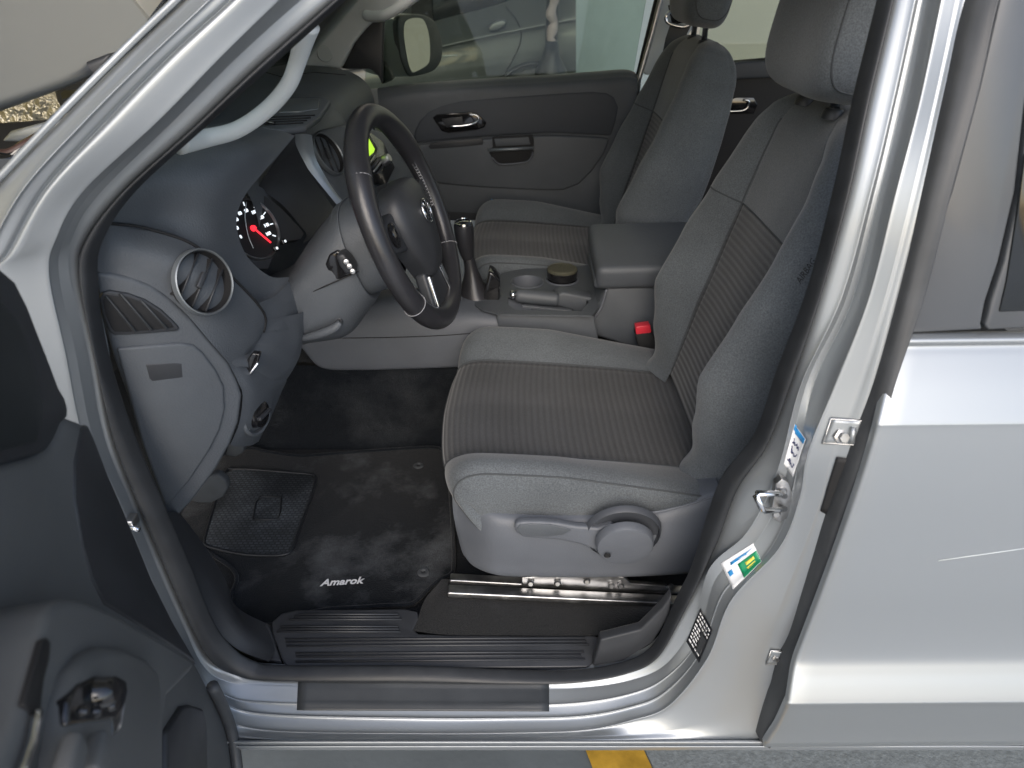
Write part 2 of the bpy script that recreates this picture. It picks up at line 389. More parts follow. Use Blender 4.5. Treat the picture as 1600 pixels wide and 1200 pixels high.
M['added_canopy'] = mat('added beige canopy', (0.60, 0.57, 0.46), 0.9)
cl = box('added_canopy', (4.2, 2.4, 4.3), (16.8, 5.6, .1), M['added_canopy']); cl['kind'] = 'structure'  # unseen canopy added to block overhead sky and reflect beige
M['bounce_ground'] = mat('pale concrete forecourt', (0.48, 0.51, 0.53), 0.85, var=.12, vs=1.5)
fo = mk('bounce_ground', [(-40,-40,.006),(40,-40,.006),(40,-.5,.006),(-40,-.5,.006)], [(0,1,2,3)], M['bounce_ground'], smooth=False); fo['kind'] = 'structure'  # unseen pale ground added to bounce light up and brighten door reflections
M['bounce_wall'] = mat('warm bounce wall paint', (0.74, 0.58, 0.24), 0.85, var=.05, vs=.8)
wy = box('wall', (-4.3, 1.5, 2.0), (.2, 14.0, 4.0), M['bounce_wall']); tag(wy, 'yellow beige wall added ahead of the truck to bounce warm light', 'wall')  # added to throw warm light on the dash and bonnet
# ------------------------------------------------------------------ the truck
T = thing('pickup_truck', 'silver double cab pickup truck with its front door open and bonnet raised', 'pickup truck', (0, 0.95, 0))
R0 = [(610,-80,.21),(520,0,.185),(400,105,.16),(300,200,.137),(195,295,.118),(135,372,.108),(125,430,.104),(150,550,.10),(175,682,.10),(215,790,.10),(255,885,.10),(295,975,.10),(325,1030,.10),(362,1050,.10),(425,1060,.10),(650,1063,.10),(800,1064,.10),(900,1061,.10),(975,1048,.10),(1025,1025,.10),(1062,968,.10),(1095,900,.10),(1122,850,.10),(1155,762,.10),(1200,692,.10),(1240,590,.10),(1282,462,.105),(1327,300,.12),(1360,150,.15),(1395,0,.18),(1412,-80,.2)]
R1 = [(558,-75,.195),(470,0,.17),(372,88,.145),(270,190,.122),(160,298,.10),(117,362,.092),(108,425,.09),(137,550,.09),(163,684,.09),(206,790,.09),(246,888,.09),(287,980,.09),(317,1040,.09),(352,1064,.09),(418,1072,.088),(650,1076,.088),(800,1077,.088),(905,1075,.088),(985,1063,.088),(1040,1038,.088),(1082,978,.09),(1108,889,.082),(1163,837,.072),(1200,775,.07),(1222,712,.07),(1252,600,.083),(1314,468,.092),(1360,305,.107),(1397,152,.137),(1430,0,.167),(1448,-80,.187)]
R1b = [(540,-77,.18),(450,2,.155),(358,88,.132),(257,190,.11),(145,298,.09),(103,366,.08),(92,428,.078),(118,550,.072),(146,686,.07),(193,795,.07),(234,897,.07),(277,990,.07),(313,1052,.07),(350,1085,.07),(418,1098,.066),(650,1102,.064),(800,1102,.064),(905,1098,.064),(985,1084,.066),(1038,1060,.07),(1088,1005,.078),(1118,905,.075),(1172,858,.07),(1210,798,.07),(1232,726,.07),(1260,600,.087),(1321,469,.097),(1365,305,.114),(1401,153,.144),(1435,0,.174),(1452,-80,.194)]
R2 = [(520,-80,.16),(430,5,.14),(345,88,.12),(245,190,.098),(130,298,.078),(88,370,.066),(75,430,.062),(100,550,.058),(130,690,.056),(180,800,.055),(222,905,.055),(268,1000,.055),(310,1066,.054),(350,1098,.052),(420,1116,.05),(650,1122,.046),(800,1122,.046),(905,1119,.046),(980,1106,.048),(1037,1083,.052),(1092,1022,.06),(1130,925,.058),(1187,878,.057),(1224,818,.056),(1244,738,.056),(1272,600,.086),(1332,470,.097),(1374,305,.113),(1410,154,.143),(1442,0,.173),(1458,-80,.193)]
R3 = [(440,-80,.135),(360,0,.12),(262,90,.10),(160,195,.078),(68,297,.055),(12,395,.042),(-20,440,.038),(10,560,.034),(60,700,.03),(120,820,.03),(175,930,.03),(235,1030,.03),(290,1096,.03),(345,1124,.028),(430,1142,.026),(650,1146,.024),(800,1145,.024),(912,1141,.025),(985,1126,.028),(1045,1103,.032),(1105,1030,.038),(1142,940,.04),(1217,857,.04),(1249,780,.04),(1263,705,.04),(1305,600,.05),(1357,465,.062),(1398,305,.078),(1437,155,.107),(1470,0,.137),(1488,-80,.157)]
R3b = [(400,-75,.13),(322,4,.112),(227,94,.09),(131,190,.067),(36,295,.045),(-20,393,.036),(-50,445,.034),(-22,565,.03),(30,710,.028),(95,835,.028),(155,945,.028),(217,1047,.028),(278,1108,.026),(340,1134,.022),(430,1149,.016),(650,1152,.012),(800,1152,.012),(918,1150,.012),(997,1146,.014),(1075,1136,.018),(1150,1098,.022),(1188,1020,.028),(1234,910,.03),(1276,800,.028),(1300,708,.03),(1340,598,.042),(1384,462,.054),(1425,303,.071),(1462,148,.100),(1494,0,.130),(1512,-80,.150)]
R4 = [(360,-70,.145),(282,8,.13),(190,97,.11),(100,187,.086),(0,292,.066),(-60,390,.05),(-90,450,.045),(-60,570,.04),(0,720,.035),(70,850,.035),(135,960,.035),(200,1065,.03),(265,1122,.025),(335,1146,.014),(430,1156,.006),(650,1158,.004),(800,1158,.004),(925,1158,.004),(1010,1158,.005),(1110,1158,.006),(1200,1156,.008),(1226,1080,.016),(1254,972,.024),(1302,810,.024),(1340,702,.024),(1372,595,.036),(1407,460,.052),(1449,300,.069),(1484,140,.098),(1515,0,.128),(1534,-80,.148)]
rails = [L(r) for r in (R0, R1, R1b, R2, R3, R3b, R4)]
edge = []
for i, p in enumerate(rails[-1]):
    if i < 13: edge.append(p + Vector((-.02, .05, 0.0)))
    elif i < 20: edge.append(p + Vector((0, .012, -.02)))
    else: edge.append(p + Vector((.03, .03, 0)))
inn = [p + Vector((0, .03, 0)) for p in rails[0]]
tight = [inn, rails[0]]
for i in range(1, len(rails) - 1):
    a, b, c = rails[i - 1], rails[i], rails[i + 1]
    lo_, mid_, hi_ = [], [], []
    for k in range(31):
        f = .16 if 12 < k < 25 else .2
        v = (CAM - b[k]).normalized(); bead = 0.0
        if i in (3, 4): bead = .0030 if 12 < k < 20 else (.0020 if 20 <= k < 25 else 0)
        if i == 2 and 12 < k < 21: bead = .0014
        if i == 4 and k < 8: bead = -.0060
        if i == 5 and k < 8: bead = .0022
        lo_.append(b[k].lerp(a[k], f)); mid_.append(b[k] + v * bead); hi_.append(b[k].lerp(c[k], f))
    tight += [lo_, mid_, hi_]
tight += [rails[-1], edge]
body = loft('body', tight, M['silver'], T, nu=260, nv=4)
# rocker: long sill pressing running under both doors
prof = []
for py, y in ((1150,.016),(1153,.012),(1155.5,.010),(1157,.002),(1160,-.002),(1163,-.001),(1164.5,.001),(1166,-.003),(1169,-.003),(1172,.004)):
    p = U(650, py, y); prof.append((p.y, p.z))
prof += [(.03, prof[-1][1] - .02), (.08, prof[-1][1] - .035), (.16, prof[-1][1] - .04)]
rows = [[Vector((-.75 + i * .1, q.y, q.z)) for i in range(24)] for q in crv([Vector((0, a, b)) for a, b in prof], 50)]
grid('rocker_panel', rows, M['silver'], T)

# weather seal round the opening
S_in = [(628,-80,.215),(540,0,.19),(415,112,.165),(322,197,.142),(213,297,.124),(163,368,.114),(150,430,.11),(167,550,.11),(208,680,.11),(255,790,.11),(292,875,.11),(332,972,.11),(362,1012,.11),(395,1033,.11),(440,1040,.11),(650,1041,.11),(800,1047,.11),(900,1047,.11),(975,1034,.11),(1020,1008,.11),(1058,935,.11),(1082,885,.11),(1105,810,.11),(1130,745,.11),(1180,680,.11),(1215,580,.11),(1262,455,.115),(1303,300,.13),(1335,150,.16),(1372,0,.19),(1388,-80,.21)]
so = L(R0); si = L(S_in)
mid1 = [a.lerp(b, .3) + Vector((0, -.013, 0)) for a, b in zip(so, si)]
mid2 = [a.lerp(b, .7) + Vector((0, -.013, 0)) for a, b in zip(so, si)]
deep = [b + Vector((0, .004, -.006 if 9 < k < 20 else 0)) for k, b in enumerate(si)]
seal = loft('door_seal', [[p + Vector((0, .006, 0)) for p in so], mid1, mid2, si, deep], M['rubber'], T, nu=240, nv=4)
BV = bvh_of(body)

# black film on the sill
conform('sill_film', BV, [(464,1110),(858,1112),(858,1065),(466,1062)], M['sill_film'], T, n=(24,14), lift=.0016)

# striker
sy = .052
st = [U(1208,779,sy-.01), U(1210,771,sy-.012)]
plate = [U(x, y, sy) for x, y in ((1212,757),(1222,749),(1232,754),(1238,770),(1237,792),(1230,810),(1219,817),(1208,810),(1206,795),(1210,775))]
strk = slab('door_striker', plate, .012, M['steel'], T, bevel=.001)
loop = [U(1226,775,sy), U(1214,771,.034), U(1183,771,.022), U(1181,775,.020), U(1191,796,.020), U(1195,798,.022), U(1214,797,.034), U(1226,795,sy)]
tube('striker_loop', loop, .0042, M['chrome'], strk, n=10)
for x, y in ((1223,767),(1213,802)):
    lathe('striker_screw', [(0,.004),(.004,.004),(.0055,.002),(.0058,0)], U(x, y, sy - .0005), (-.2,-.97,.1), M['steel'], strk, 16)
# rear door hinge brackets with bolts
for Q, bx, by, k in (([(1285,691),(1333,693),(1349,656),(1299,653)], 1314, 680, 1.0), ([(1197,1035),(1222,1036),(1228,1016),(1205,1014)], 1212, 1026, .6)):
    br = conform('hinge_bracket', BV, Q, M['silver'], T, n=(6, 6), lift=.0035)
    tube('bracket_edge', [hit(BV, *q, .003) for q in Q], .0016, M['steel'], br, n=6, closed=True)
    lathe('hinge_bolt', [(0,.009*k),(.0062*k,.009*k),(.0068*k,.003*k),(.0100*k,.002*k),(.0105*k,-.002)], hit(BV, bx, by, .003), (.1,-.93,.3), M['steel'], br, 6)
    tube('bracket_clip', [hit(BV, bx + 20*k, by - 14*k, .005), hit(BV, bx + 16*k, by + 10*k, .005)], .004*k, M['silver'], br, n=8)
conform('check_strap_slot', BV, [(1281,797),(1299,807),(1327,716),(1307,713)], M['black'], T, n=(4, 10), lift=.002)
tube('check_pin', [U(213 - 10, 822, .06), U(217, 828, .055)], .004, M['chrome'], T)
bx_ = U(206, 814, .07); box('check_bracket', bx_, (.012, .02, .014), M['steel'], T, bevel=.002)

# stickers on the rear pillar
Q = [(1224,724),(1240,745),(1260,686),(1241,662)]
s1 = conform('service_sticker', BV, Q, M['paper'], T, n=(8, 12))
conform('sticker_band', BV, Q, M['blue'], s1, n=(8, 3), lift=.0022, box=(0, .86, 1, 1))
for v, s in ((.66, 0), (.45, 2), (.22, 4)):
    rs = random.Random(s); pts = [hit(BV, *quadpx(Q, .16 + .66 * k / 15, v + rs.uniform(-.07, .07)), .0022) for k in range(16)]
    tube('handwriting', pts, .0006, M['ink'], s1, n=4, res=60)
Q = [(1146,921),(1191,878),(1177,848),(1126,880)]
s2 = conform('green_label', BV, Q, M['paper'], T, n=(12, 8))
conform('label_field', BV, Q, M['green'], s2, n=(8, 6), lift=.002, box=(.40, .0, 1, .62))
conform('label_emblem', BV, Q, M['blue'], s2, n=(4, 4), lift=.002, box=(.08, .42, .2, .6))
for x0, v0, x1, v1, mm in ((.24,.82,.92,.87,'blue'), (.24,.73,.74,.77,'blue'), (.60,.36,.88,.50,'yellowprint'), (.58,.24,.86,.29,'yellowprint'), (.60,.14,.78,.18,'yellowprint')):
    conform('print_line', BV, Q, M[mm], s2, n=(6, 1), lift=.0032, box=(x0, v0, x1, v1))
Q = [(1073,1002),(1093,1036),(1114,985),(1095,950)]
s3 = conform('tyre_label', BV, Q, M['label_black'], T, n=(10, 12))
rs = random.Random(3)
for v in (.90, .80, .70, .58, .49, .40, .31, .22, .11):
    x = .08; end = .94 if v > .65 or v < .15 else .56
    while x < end - .08:
        w = rs.uniform(.06, .2); conform('print_line', BV, Q, M['white'], s3, n=(3, 1), lift=.0022, box=(x, v, min(end, x + w), v + .042)); x += w + .05
conform('label_frame', BV, Q, M['rubber_grey'], s3, n=(4, 6), lift=.002, box=(.62, .16, .92, .62))
# ------------------------------------------------------------------ rear door
RD = bpy.data.objects.new('rear_door', None); COL.objects.link(RD); RD.parent = T
sy_rows = [(519,.068),(522,.056),(529,.045),(536,.042),(539,.045),(543,.046),(560,.038),(600,.0205),(640,.0045),(662,-.0040),(667,-.0050),(674,-.0055),(720,-.0095),(780,-.0135),(860,-.0165),(920,-.0180),(970,-.0180),(1005,-.0195),(1030,-.0230),(1050,-.0305),(1075,-.0415),(1096,-.0505),(1101,-.0520),(1105,-.0495),(1112,-.0455),(1135,-.034),(1150,-.027),(1158,-.024),(1162,-.022),(1166,-.014),(1170,.01)]
lefts = [(519,1413),(545,1405),(600,1394),(692,1372),(812,1333),(897,1302),(962,1277),(1040,1247),(1097,1238),(1132,1222),(1170,1197)]
def leftx(py):
    for (a, b), (c, d) in zip(lefts, lefts[1:]):
        if py <= c: return b + (d - b) * (py - a) / (c - a)
    return lefts[-1][1]
P3 = []
for py, y in sy_rows:
    p = U(1450, py, y); l = U(leftx(py), py, y); P3.append((l.x - .006, p.y, p.z))
zs = crv([Vector(p) for p in P3], 150)
rows = []
for q in zs:
    r = [Vector((q.x, q.y + .012, q.z)), Vector((q.x, q.y + .004, q.z)), Vector((q.x + .002, q.y + .001, q.z))]
    for i in range(40): r.append(Vector((q.x + .006 + (1.35 - q.x) * i / 39, q.y, q.z + .012 * (i / 39))))
    rows.append(r)
grid('door_skin', rows, M['silver'], RD)
tube('scratch', [U(1466,876,-.0175), U(1530,867,-.017), U(1600,857,-.0165)], .0007, M['trim_light'], RD, n=5)
tube('scratch', [U(1300,1142,-.027), U(1345,1139,-.0285), U(1400,1143,-.0265), U(1470,1147,-.0245)], .0006, M['trim_light'], RD, n=5)
# edge rubber strip
SL = [(1552,-80,.140),(1515,0,.120),(1484,140,.090),(1447,300,.062),(1410,460,.045),(1371,600,.028),(1340,700,.012),(1302,805,.010),(1275,897,.008),(1245,995,.006),(1226,1040,.002),(1219,1090,-.012),(1203,1122,-.008),(1185,1152,.0)]
SR = [(1592,-80,.122),(1560,0,.103),(1529,140,.078),(1486,300,.054),(1445,460,.040),(1398,600,.018),(1374,692,.004),(1335,812,.001),(1304,897,-.002),(1279,962,-.004),(1249,1040,-.018),(1241,1100,-.038),(1226,1132,-.022),(1203,1167,-.004)]
a = L(SL); b = L(SR)
loft('edge_seal', [[p + Vector((-.004, .03, 0)) for p in a], a, [p.lerp(q, .35) + Vector((0, -.006, 0)) for p, q in zip(a, b)], [p.lerp(q, .8) + Vector((0, -.005, 0)) for p, q in zip(a, b)], b, [q + Vector((.004, .03, 0)) for q in b]], M['rubber_grey'], RD, nu=140, nv=4)
# pillar cover, window frame, glass
def tum(py): return .054 + max(0, (520 - py)) / 520 * .052
pc = [(1416,521),(1432,460),(1487,300),(1530,140),(1562,0),(1582,-80),(1625,-80),(1618,0),(1604,140),(1586,300),(1560,410),(1540,470),(1533,505),(1535,515)]
slab('pillar_cover', [U(x, y, tum(y) + .004) for x, y in pc], .02, M['pillar_film'], RD, bevel=.0025)
wf = [(1544,493),(1549,470),(1569,410),(1594,300),(1611,140),(1625,0),(1700,0),(1700,505),(1600,513),(1545,516),(1539,508)]
slab('window_frame', [U(x, y, tum(y) + .002) for x, y in wf], .02, M['pillar_film'], RD, bevel=.003)
gl = [(1562,488),(1573,440),(1590,330),(1602,240),(1800,240),(1800,478)]
slab('window_glass', [U(x, y, tum(y) - .0005) for x, y in gl], .004, M['glass_dark'], RD, bevel=.002)

# ------------------------------------------------------------------ open front door (left foreground)
FD = bpy.data.objects.new('front_door', None); COL.objects.link(FD); FD.parent = T
dp0 = Vector((-.44, -.05, .8)); dn = Vector((.968, .25, 0)).normalized()
def D(pts, lift=0.0): return [UP(x, y, dp0 + dn * lift, dn) for x, y in pts]
trim = [(104,657),(112,650),(138,660),(147,682),(170,742),(195,800),(215,848),(237,903),(270,970),(310,1040),(335,1088),(352,1118),(362,1160),(372,1300),(60,1500),(-500,1500),(-560,760),(-200,760),(0,727),(60,712),(84,700),(94,682)]
slab('door_trim', D(trim), .05, M['plastic_door'], FD, bevel=.012, nrm=dn)
# upper corner: dark window frame and glass
wcorner = [(0,413),(26,436),(46,476),(62,518),(77,556),(94,602),(106,622),(111,650),(104,662),(94,684),(84,702),(60,716),(0,732),(-500,800),(-700,300),(-200,330)]
slab('window_frame', D(wcorner, -.006), .04, M['plastic_dark'], FD, bevel=.008, nrm=dn)
wgl = [(-20,445),(30,500),(52,560),(70,640),(60,690),(0,706),(-500,770),(-600,420)]
slab('window_glass', D(wgl, -.001), .006, M['glass_rough'], FD, bevel=.003, nrm=dn)
# front edge return of the trim (darker plastic paints its turned-away shade)
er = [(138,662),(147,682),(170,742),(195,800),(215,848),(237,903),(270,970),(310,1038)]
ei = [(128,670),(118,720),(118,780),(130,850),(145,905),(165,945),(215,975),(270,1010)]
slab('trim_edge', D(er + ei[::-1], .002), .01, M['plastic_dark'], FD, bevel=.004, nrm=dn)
ar = [(62,1010),(74,960),(92,938),(112,932),(140,937),(180,955),(240,990),(296,1024),(308,1036),(300,1050),(262,1090),(256,1130),(258,1330),(-60,1330),(30,1120)]
slab('armrest', D(ar, .045), .06, M['plastic_door'], FD, bevel=.018, seg=5, nrm=dn)
pod = [(104,1100),(118,1050),(140,1020),(165,1007),(200,1010),(232,1024),(250,1045),(256,1075),(258,1330),(70,1330)]
slab('switch_pod', D(pod, .056), .03, M['plastic_door'], FD, bevel=.010, seg=4, nrm=dn)
rec = [(110,1092),(124,1068),(150,1056),(182,1055),(198,1063),(200,1080),(190,1140),(178,1150),(178,1124),(106,1134)]
sw = slab('switch_panel', D(rec, .0575), .01, M['gloss_black'], FD, bevel=.002, nrm=dn)
lathe('mirror_knob', [(0,.012),(.007,.012),(.010,.009),(.011,0)], UP(152,1084,dp0 + dn*.058, dn), dn, M['gloss_black'], sw, 24)
for x, y in ((128,1112),(149,1112),(172,1103)):
    lathe('switch_button', [(0,.004),(.003,.004),(.004,.002),(.0045,0)], UP(x, y, dp0 + dn*.058, dn), dn, M['gloss_black'], sw, 16)
for x, y in ((110,1190),(152,1184)):
    c = UP(x, y, dp0 + dn*.066, dn); box('window_switch', c, (.012,.03,.02), M['plastic_door'], sw, rot=dn.to_track_quat('X','Z').to_matrix(), bevel=.004)
slab('pull_recess', D([(66,1000),(74,996),(80,1004),(78,1030),(70,1060),(66,1090),(64,1118),(50,1118),(38,1100),(52,1050)], .0462), .004, M['black'], FD, bevel=.001, nrm=dn)
tube('pull_chrome', D([(59,1112),(56,1128),(50,1160),(38,1195),(20,1240)], .05), .003, M['chrome'], FD, n=8)
slab('storage_bin', D([(286,1102),(300,1100),(318,1106),(324,1125),(328,1300),(262,1300),(262,1140)], .006), .02, M['plastic_dark'], FD, bevel=.006, nrm=dn)
tube('bottom_seal', D([(332,1072),(345,1098),(358,1130),(366,1165),(372,1220),(374,1300)], .008), .009, M['rubber_grey'], FD, n=10, res=30)
# ------------------------------------------------------------------ cabin floor
def part_empty(name, label=None):
    o = bpy.data.objects.new(name, None); COL.objects.link(o); o.parent = T
    if label: o['label'] = label
    return o
FZ = .425
rows = [[Vector((-1.05 + i * .08, y, FZ + (.35 * max(0, (-.72 - (-1.05 + i * .08)) / .33) if i < 6 else 0))) for i in range(29)] for y in (.115, .3, .5, .7, .8)]
grid('floor_carpet', rows, M['carpet'], T)
tun = [L([(330,640),(420,705),(520,705),(620,700),(700,695),(830,690)], .815), L([(330,600),(420,640),(520,640),(620,640),(700,640),(830,640)], .822), L([(330,560),(430,568),(520,572),(620,571),(700,568),(830,560)], .83)]
loft('tunnel_carpet', [[p + Vector((0, -.03, -.03)) for p in tun[0]]] + tun, M['carpet'], T, nu=40, nv=4)
mk('tunnel_top', [(-1.05,.83,.66),(1.2,.83,.66),(1.2,1.07,.66),(-1.05,1.07,.66)], [(0,1,2,3)], M['carpet'], T, smooth=False)
mk('passenger_floor', [(-1.05,1.07,.45),(1.2,1.07,.45),(1.2,1.74,.45),(-1.05,1.74,.45)], [(0,1,2,3)], M['carpet'], T, smooth=False)
mk('firewall', [(-1.02,.1,.40),(-1.02,1.75,.40),(-.80,1.75,1.1),(-.80,.1,1.1)], [(0,1,2,3)], M['carpet'], T, smooth=False)
# kick panel and foot rest
kp = [L([(262,800),(292,872),(332,970),(368,1012),(420,1034)], .118), L([(272,800),(305,865),(345,935),(385,985),(430,1015)], .15), L([(280,800),(318,850),(352,905),(372,950),(440,985)], .20)]
loft('kick_panel', kp, M['plastic_dark'], T, nu=40, nv=4)
fr = [[U(285,850,.19), U(330,905,.2), U(350,950,.2)], [U(300,858,.22), U(342,900,.22), U(362,950,.22)], [U(320,870,.24), U(350,905,.25), U(364,960,.24)]]
loft('foot_rest', fr, M['carpet_sand'], T, nu=20, nv=4)

# scuff plate of the sill
def PZ(px, py): # plate surface
    y = .118 + (1043 - py) / 91 * .105
    return U(px, py, y)
po = [(448,1041),(440,1030),(425,985),(424,972),(440,958),(462,953),(560,952),(632,951),(652,955),(654,968),(646,984),(654,990),(700,992),(820,993),(928,993),(938,996),(936,1012),(926,1036),(918,1042),(700,1044)]
plate = slab('scuff_plate', [PZ(x, y) for x, y in po], .012, M['plastic_dark'], T, bevel=.003)
def rib(x0, x1, ya, yb=None):
    yb = ya if yb is None else yb
    return tube('rib', [PZ(x0, ya) + Vector((0,-.0005,.001)), PZ((x0+x1)/2, (ya+yb)/2) + Vector((0,-.0005,.001)), PZ(x1, yb) + Vector((0,-.0005,.001))], .0022, M['plastic_dark'], plate, n=6)
for a in ((465,622,960),(460,625,964),(452,628,968),(438,622,979),(436,624,983),(433,626,987),(446,914,999,997),(447,916,1004,1002),(448,920,1010,1007),(462,912,1021,1019),(463,908,1026,1024),(462,914,1034,1030)): rib(*a)
side = slab('sill_end_cap', [U(x, y, .119) for x, y in ((938,1000),(1000,985),(1035,950),(1050,930),(1046,965),(1020,1005),(975,1033),(926,1042))], .02, M['plastic_dark'], T, bevel=.004)
slab('sill_front_cap', [PZ(x, y) + Vector((0, 0, .001)) for x, y in ((340,990),(380,980),(420,975),(428,1000),(440,1034),(400,1030),(366,1012))], .012, M['plastic_dark'], T, bevel=.003)
hump = [[PZ(646,986), PZ(700,992), PZ(800,993), PZ(928,993), PZ(1040,985)], L([(655,960,.215),(700,950,.22),(800,955,.22),(930,962,.22),(1060,960,.20)]), L([(665,935,.25),(702,926,.25),(800,935,.25),(930,940,.25),(1070,945,.24)]), L([(690,905,.30),(702,905,.30),(800,908,.30),(930,912,.30),(1080,918,.30)])]
loft('sill_carpet', hump, M['carpet_sand'], T, nu=50, nv=5)
# seat rail
def beam(name, a, b, w, h, m, parent=None):
    a = Vector(a); b = Vector(b); d = (b - a); q = d.to_track_quat('X', 'Z').to_matrix()
    return box(name, (a + b) / 2, (d.length, w, h), m, parent, rot=q, bevel=min(w, h) * .2)
rail = beam('seat_rail', U(700,923,.245), U(1075,941,.245), .022, .012, M['steel'], T)
beam('upper_rail', U(703,905,.285), U(1075,925,.285), .02, .014, M['steel'], rail)
beam('rail_channel', U(700,917,.27), U(1075,935,.27), .02, .01, M['black'], rail)
slab('rail_bracket', [U(x, y, .262) for x, y in ((815,903),(880,898),(940,898),(975,902),(985,912),(1040,916),(1052,926),(880,920),(815,918))], .01, M['steel'], rail, bevel=.002)
for x, y in ((829,911),(871,911),(917,908),(955,915),(970,915),(1048,917)):
    lathe('rail_screw', [(0,.005),(.004,.005),(.0062,.002),(.0068,0)], U(x, y, .258), (0,-.95,.3), M['steel'], rail, 14)

# pedals
slab('clutch_pedal', [U(x, y, .40) for x, y in ((296,783),(305,760),(325,745),(340,741),(354,752),(356,764),(348,778),(330,787),(310,787))], .02, M['rubberpad'], T, bevel=.005)
slab('brake_pedal', [U(x, y, .52) for x, y in ((352,712),(356,695),(370,690),(381,696),(380,708),(368,715))], .02, M['rubberpad'], T, bevel=.004)
tube('pedal_arm', [U(318,760,.42), U(305,720,.44), U(300,660,.46)], .008, M['plastic_dark'], T)

# floor mat: a loose thing
MZ = .437
FM = thing('floor_mat', 'black velour floor mat with rubber heel pad in the driver footwell', 'floor mat', (-.40, .48, FZ))
def G(px, py, h=0.0): return U(px, py, z=MZ + h)
mo = [(386,700),(420,706),(470,712),(520,709),(600,703),(670,699),(690,703),(699,716),(703,760),(707,820),(709,880),(704,897),(688,905),(668,922),(652,938),(636,945),(600,946),(560,949),(520,951),(495,955),(470,960),(452,968),(437,974),(416,977),(395,972),(372,962),(360,948),(362,928),(370,905),(362,888),(340,872),(305,850),(285,835),(278,800),(300,750),(340,715)]
mo = [tuple(p) for p in mo]
matp = slab('mat_pile', crv([G(x, y) for x, y in mo], 120, True), .012, M['mat'], FM, bevel=.004)
tube('mat_binding', [G(x, y, .001) for x, y in mo], .0042, M['carpet'], FM, n=8, res=160, closed=True)
def heel_mat():
    m = mat('ribbed rubber heel pad', (0.035, 0.04, 0.046), 0.6); nd, lk, p = nodes_of(m)
    tc = nd.new('ShaderNodeTexCoord'); br = nd.new('ShaderNodeTexBrick'); lk.new(tc.outputs['Object'], br.inputs['Vector'])
    br.inputs['Scale'].default_value = 55; br.inputs['Color1'].default_value = (.085,.095,.105,1); br.inputs['Color2'].default_value = (.05,.056,.062,1); br.inputs['Mortar'].default_value = (.030,.034,.038,1); br.inputs['Mortar Size'].default_value = .09
    br.inputs['Brick Width'].default_value = .62; br.inputs['Row Height'].default_value = .42
    n2 = nd.new('ShaderNodeTexNoise'); n2.inputs['Scale'].default_value = 9; n2.inputs['Detail'].default_value = 6; lk.new(tc.outputs['Object'], n2.inputs['Vector'])
    rp = nd.new('ShaderNodeMapRange'); rp.inputs['From Min'].default_value = .45; rp.inputs['From Max'].default_value = .8; rp.inputs['To Min'].default_value = .7; rp.inputs['To Max'].default_value = 2.2; lk.new(n2.outputs['Fac'], rp.inputs['Value'])
    mx = nd.new('ShaderNodeMix'); mx.data_type = 'RGBA'; mx.blend_type = 'MULTIPLY'; mx.inputs['Factor'].default_value = 1; lk.new(br.outputs['Color'], mx.inputs['A']); lk.new(rp.outputs['Result'], mx.inputs['B']); lk.new(mx.outputs['Result'], p.inputs['Base Color'])
    b = nd.new('ShaderNodeBump'); b.invert = True; b.inputs['Strength'].default_value = 0.8; b.inputs['Distance'].default_value = 0.002; lk.new(br.outputs['Fac'], b.inputs['Height']); lk.new(b.outputs['Normal'], p.inputs['Normal'])
    return m
ho = [(352,738),(366,733),(400,734),(450,738),(484,741),(493,748),(488,770),(470,820),(457,856),(446,866),(420,868),(380,866),(340,858),(322,852),(320,842),(332,800)]
hp = slab('heel_pad', [G(x, y, .004) for x, y in ho], .008, heel_mat(), FM, bevel=.003)
tube('pad_border', [G(x, y, .004) for x, y in ho], .003, M['rubber'], hp, n=8, res=90, closed=True)
tube('pad_mark', [G(x, y, .005) for x, y in ((400,785),(408,776),(440,776),(438,800),(434,812),(395,812))], .002, M['rubber'], hp, n=6, closed=True)
for x, y in ((654,728),(662,895)):
    lathe('mat_eyelet', [(.004,.001),(.006,.004),(.010,.004),(.013,.001)], G(x, y, .0), (0,0,1), M['rubberpad'], FM, 24)
X = G(560,908) - G(500,912)
text('mat_lettering', 'Amarok', .0245, M['white'], FM, G(534,909,.002), X, Vector((-.03,1,0)), shear=.25, bold=.0006)

# ------------------------------------------------------------------ dashboard
V0 = [(452,433,.45),(423,432,.41),(392,408,.375),(374,375,.352),(370,338,.348),(383,305,.36),(405,277,.39),(432,246,.44),(461,212,.53)]
V1 = [(447,452,.42),(412,462,.38),(368,440,.325),(338,392,.285),(325,335,.285),(338,288,.30),(365,255,.34),(398,228,.40),(440,205,.53)]
V1b = [(440,470,.40),(400,470,.345),(345,420,.275),(292,380,.24),(250,340,.235),(260,285,.25),(300,245,.30),(350,215,.38),(410,200,.53)]
V2 = [(430,492,.38),(402,474,.305),(337,408,.25),(266,367,.22),(180,349,.17),(172,300,.19),(215,245,.26),(290,205,.36),(360,190,.53)]
DB = loft('dashboard', [L(V0), L(V1), L(V1b), L(V2)], M['plastic'], T, nu=80, nv=7)
# groove under the upper moulding
LA = [(150,346,.135),(172,349,.16),(215,354,.195),(262,366,.218),(300,381,.235),(337,408,.25),(370,440,.272),(402,474,.30),(415,497,.315),(412,519,.31)]
tube('dash_joint', [p + (CAM - p).normalized() * .0012 for p in L(LA)], .0022, M['black'], DB, n=6, res=60)
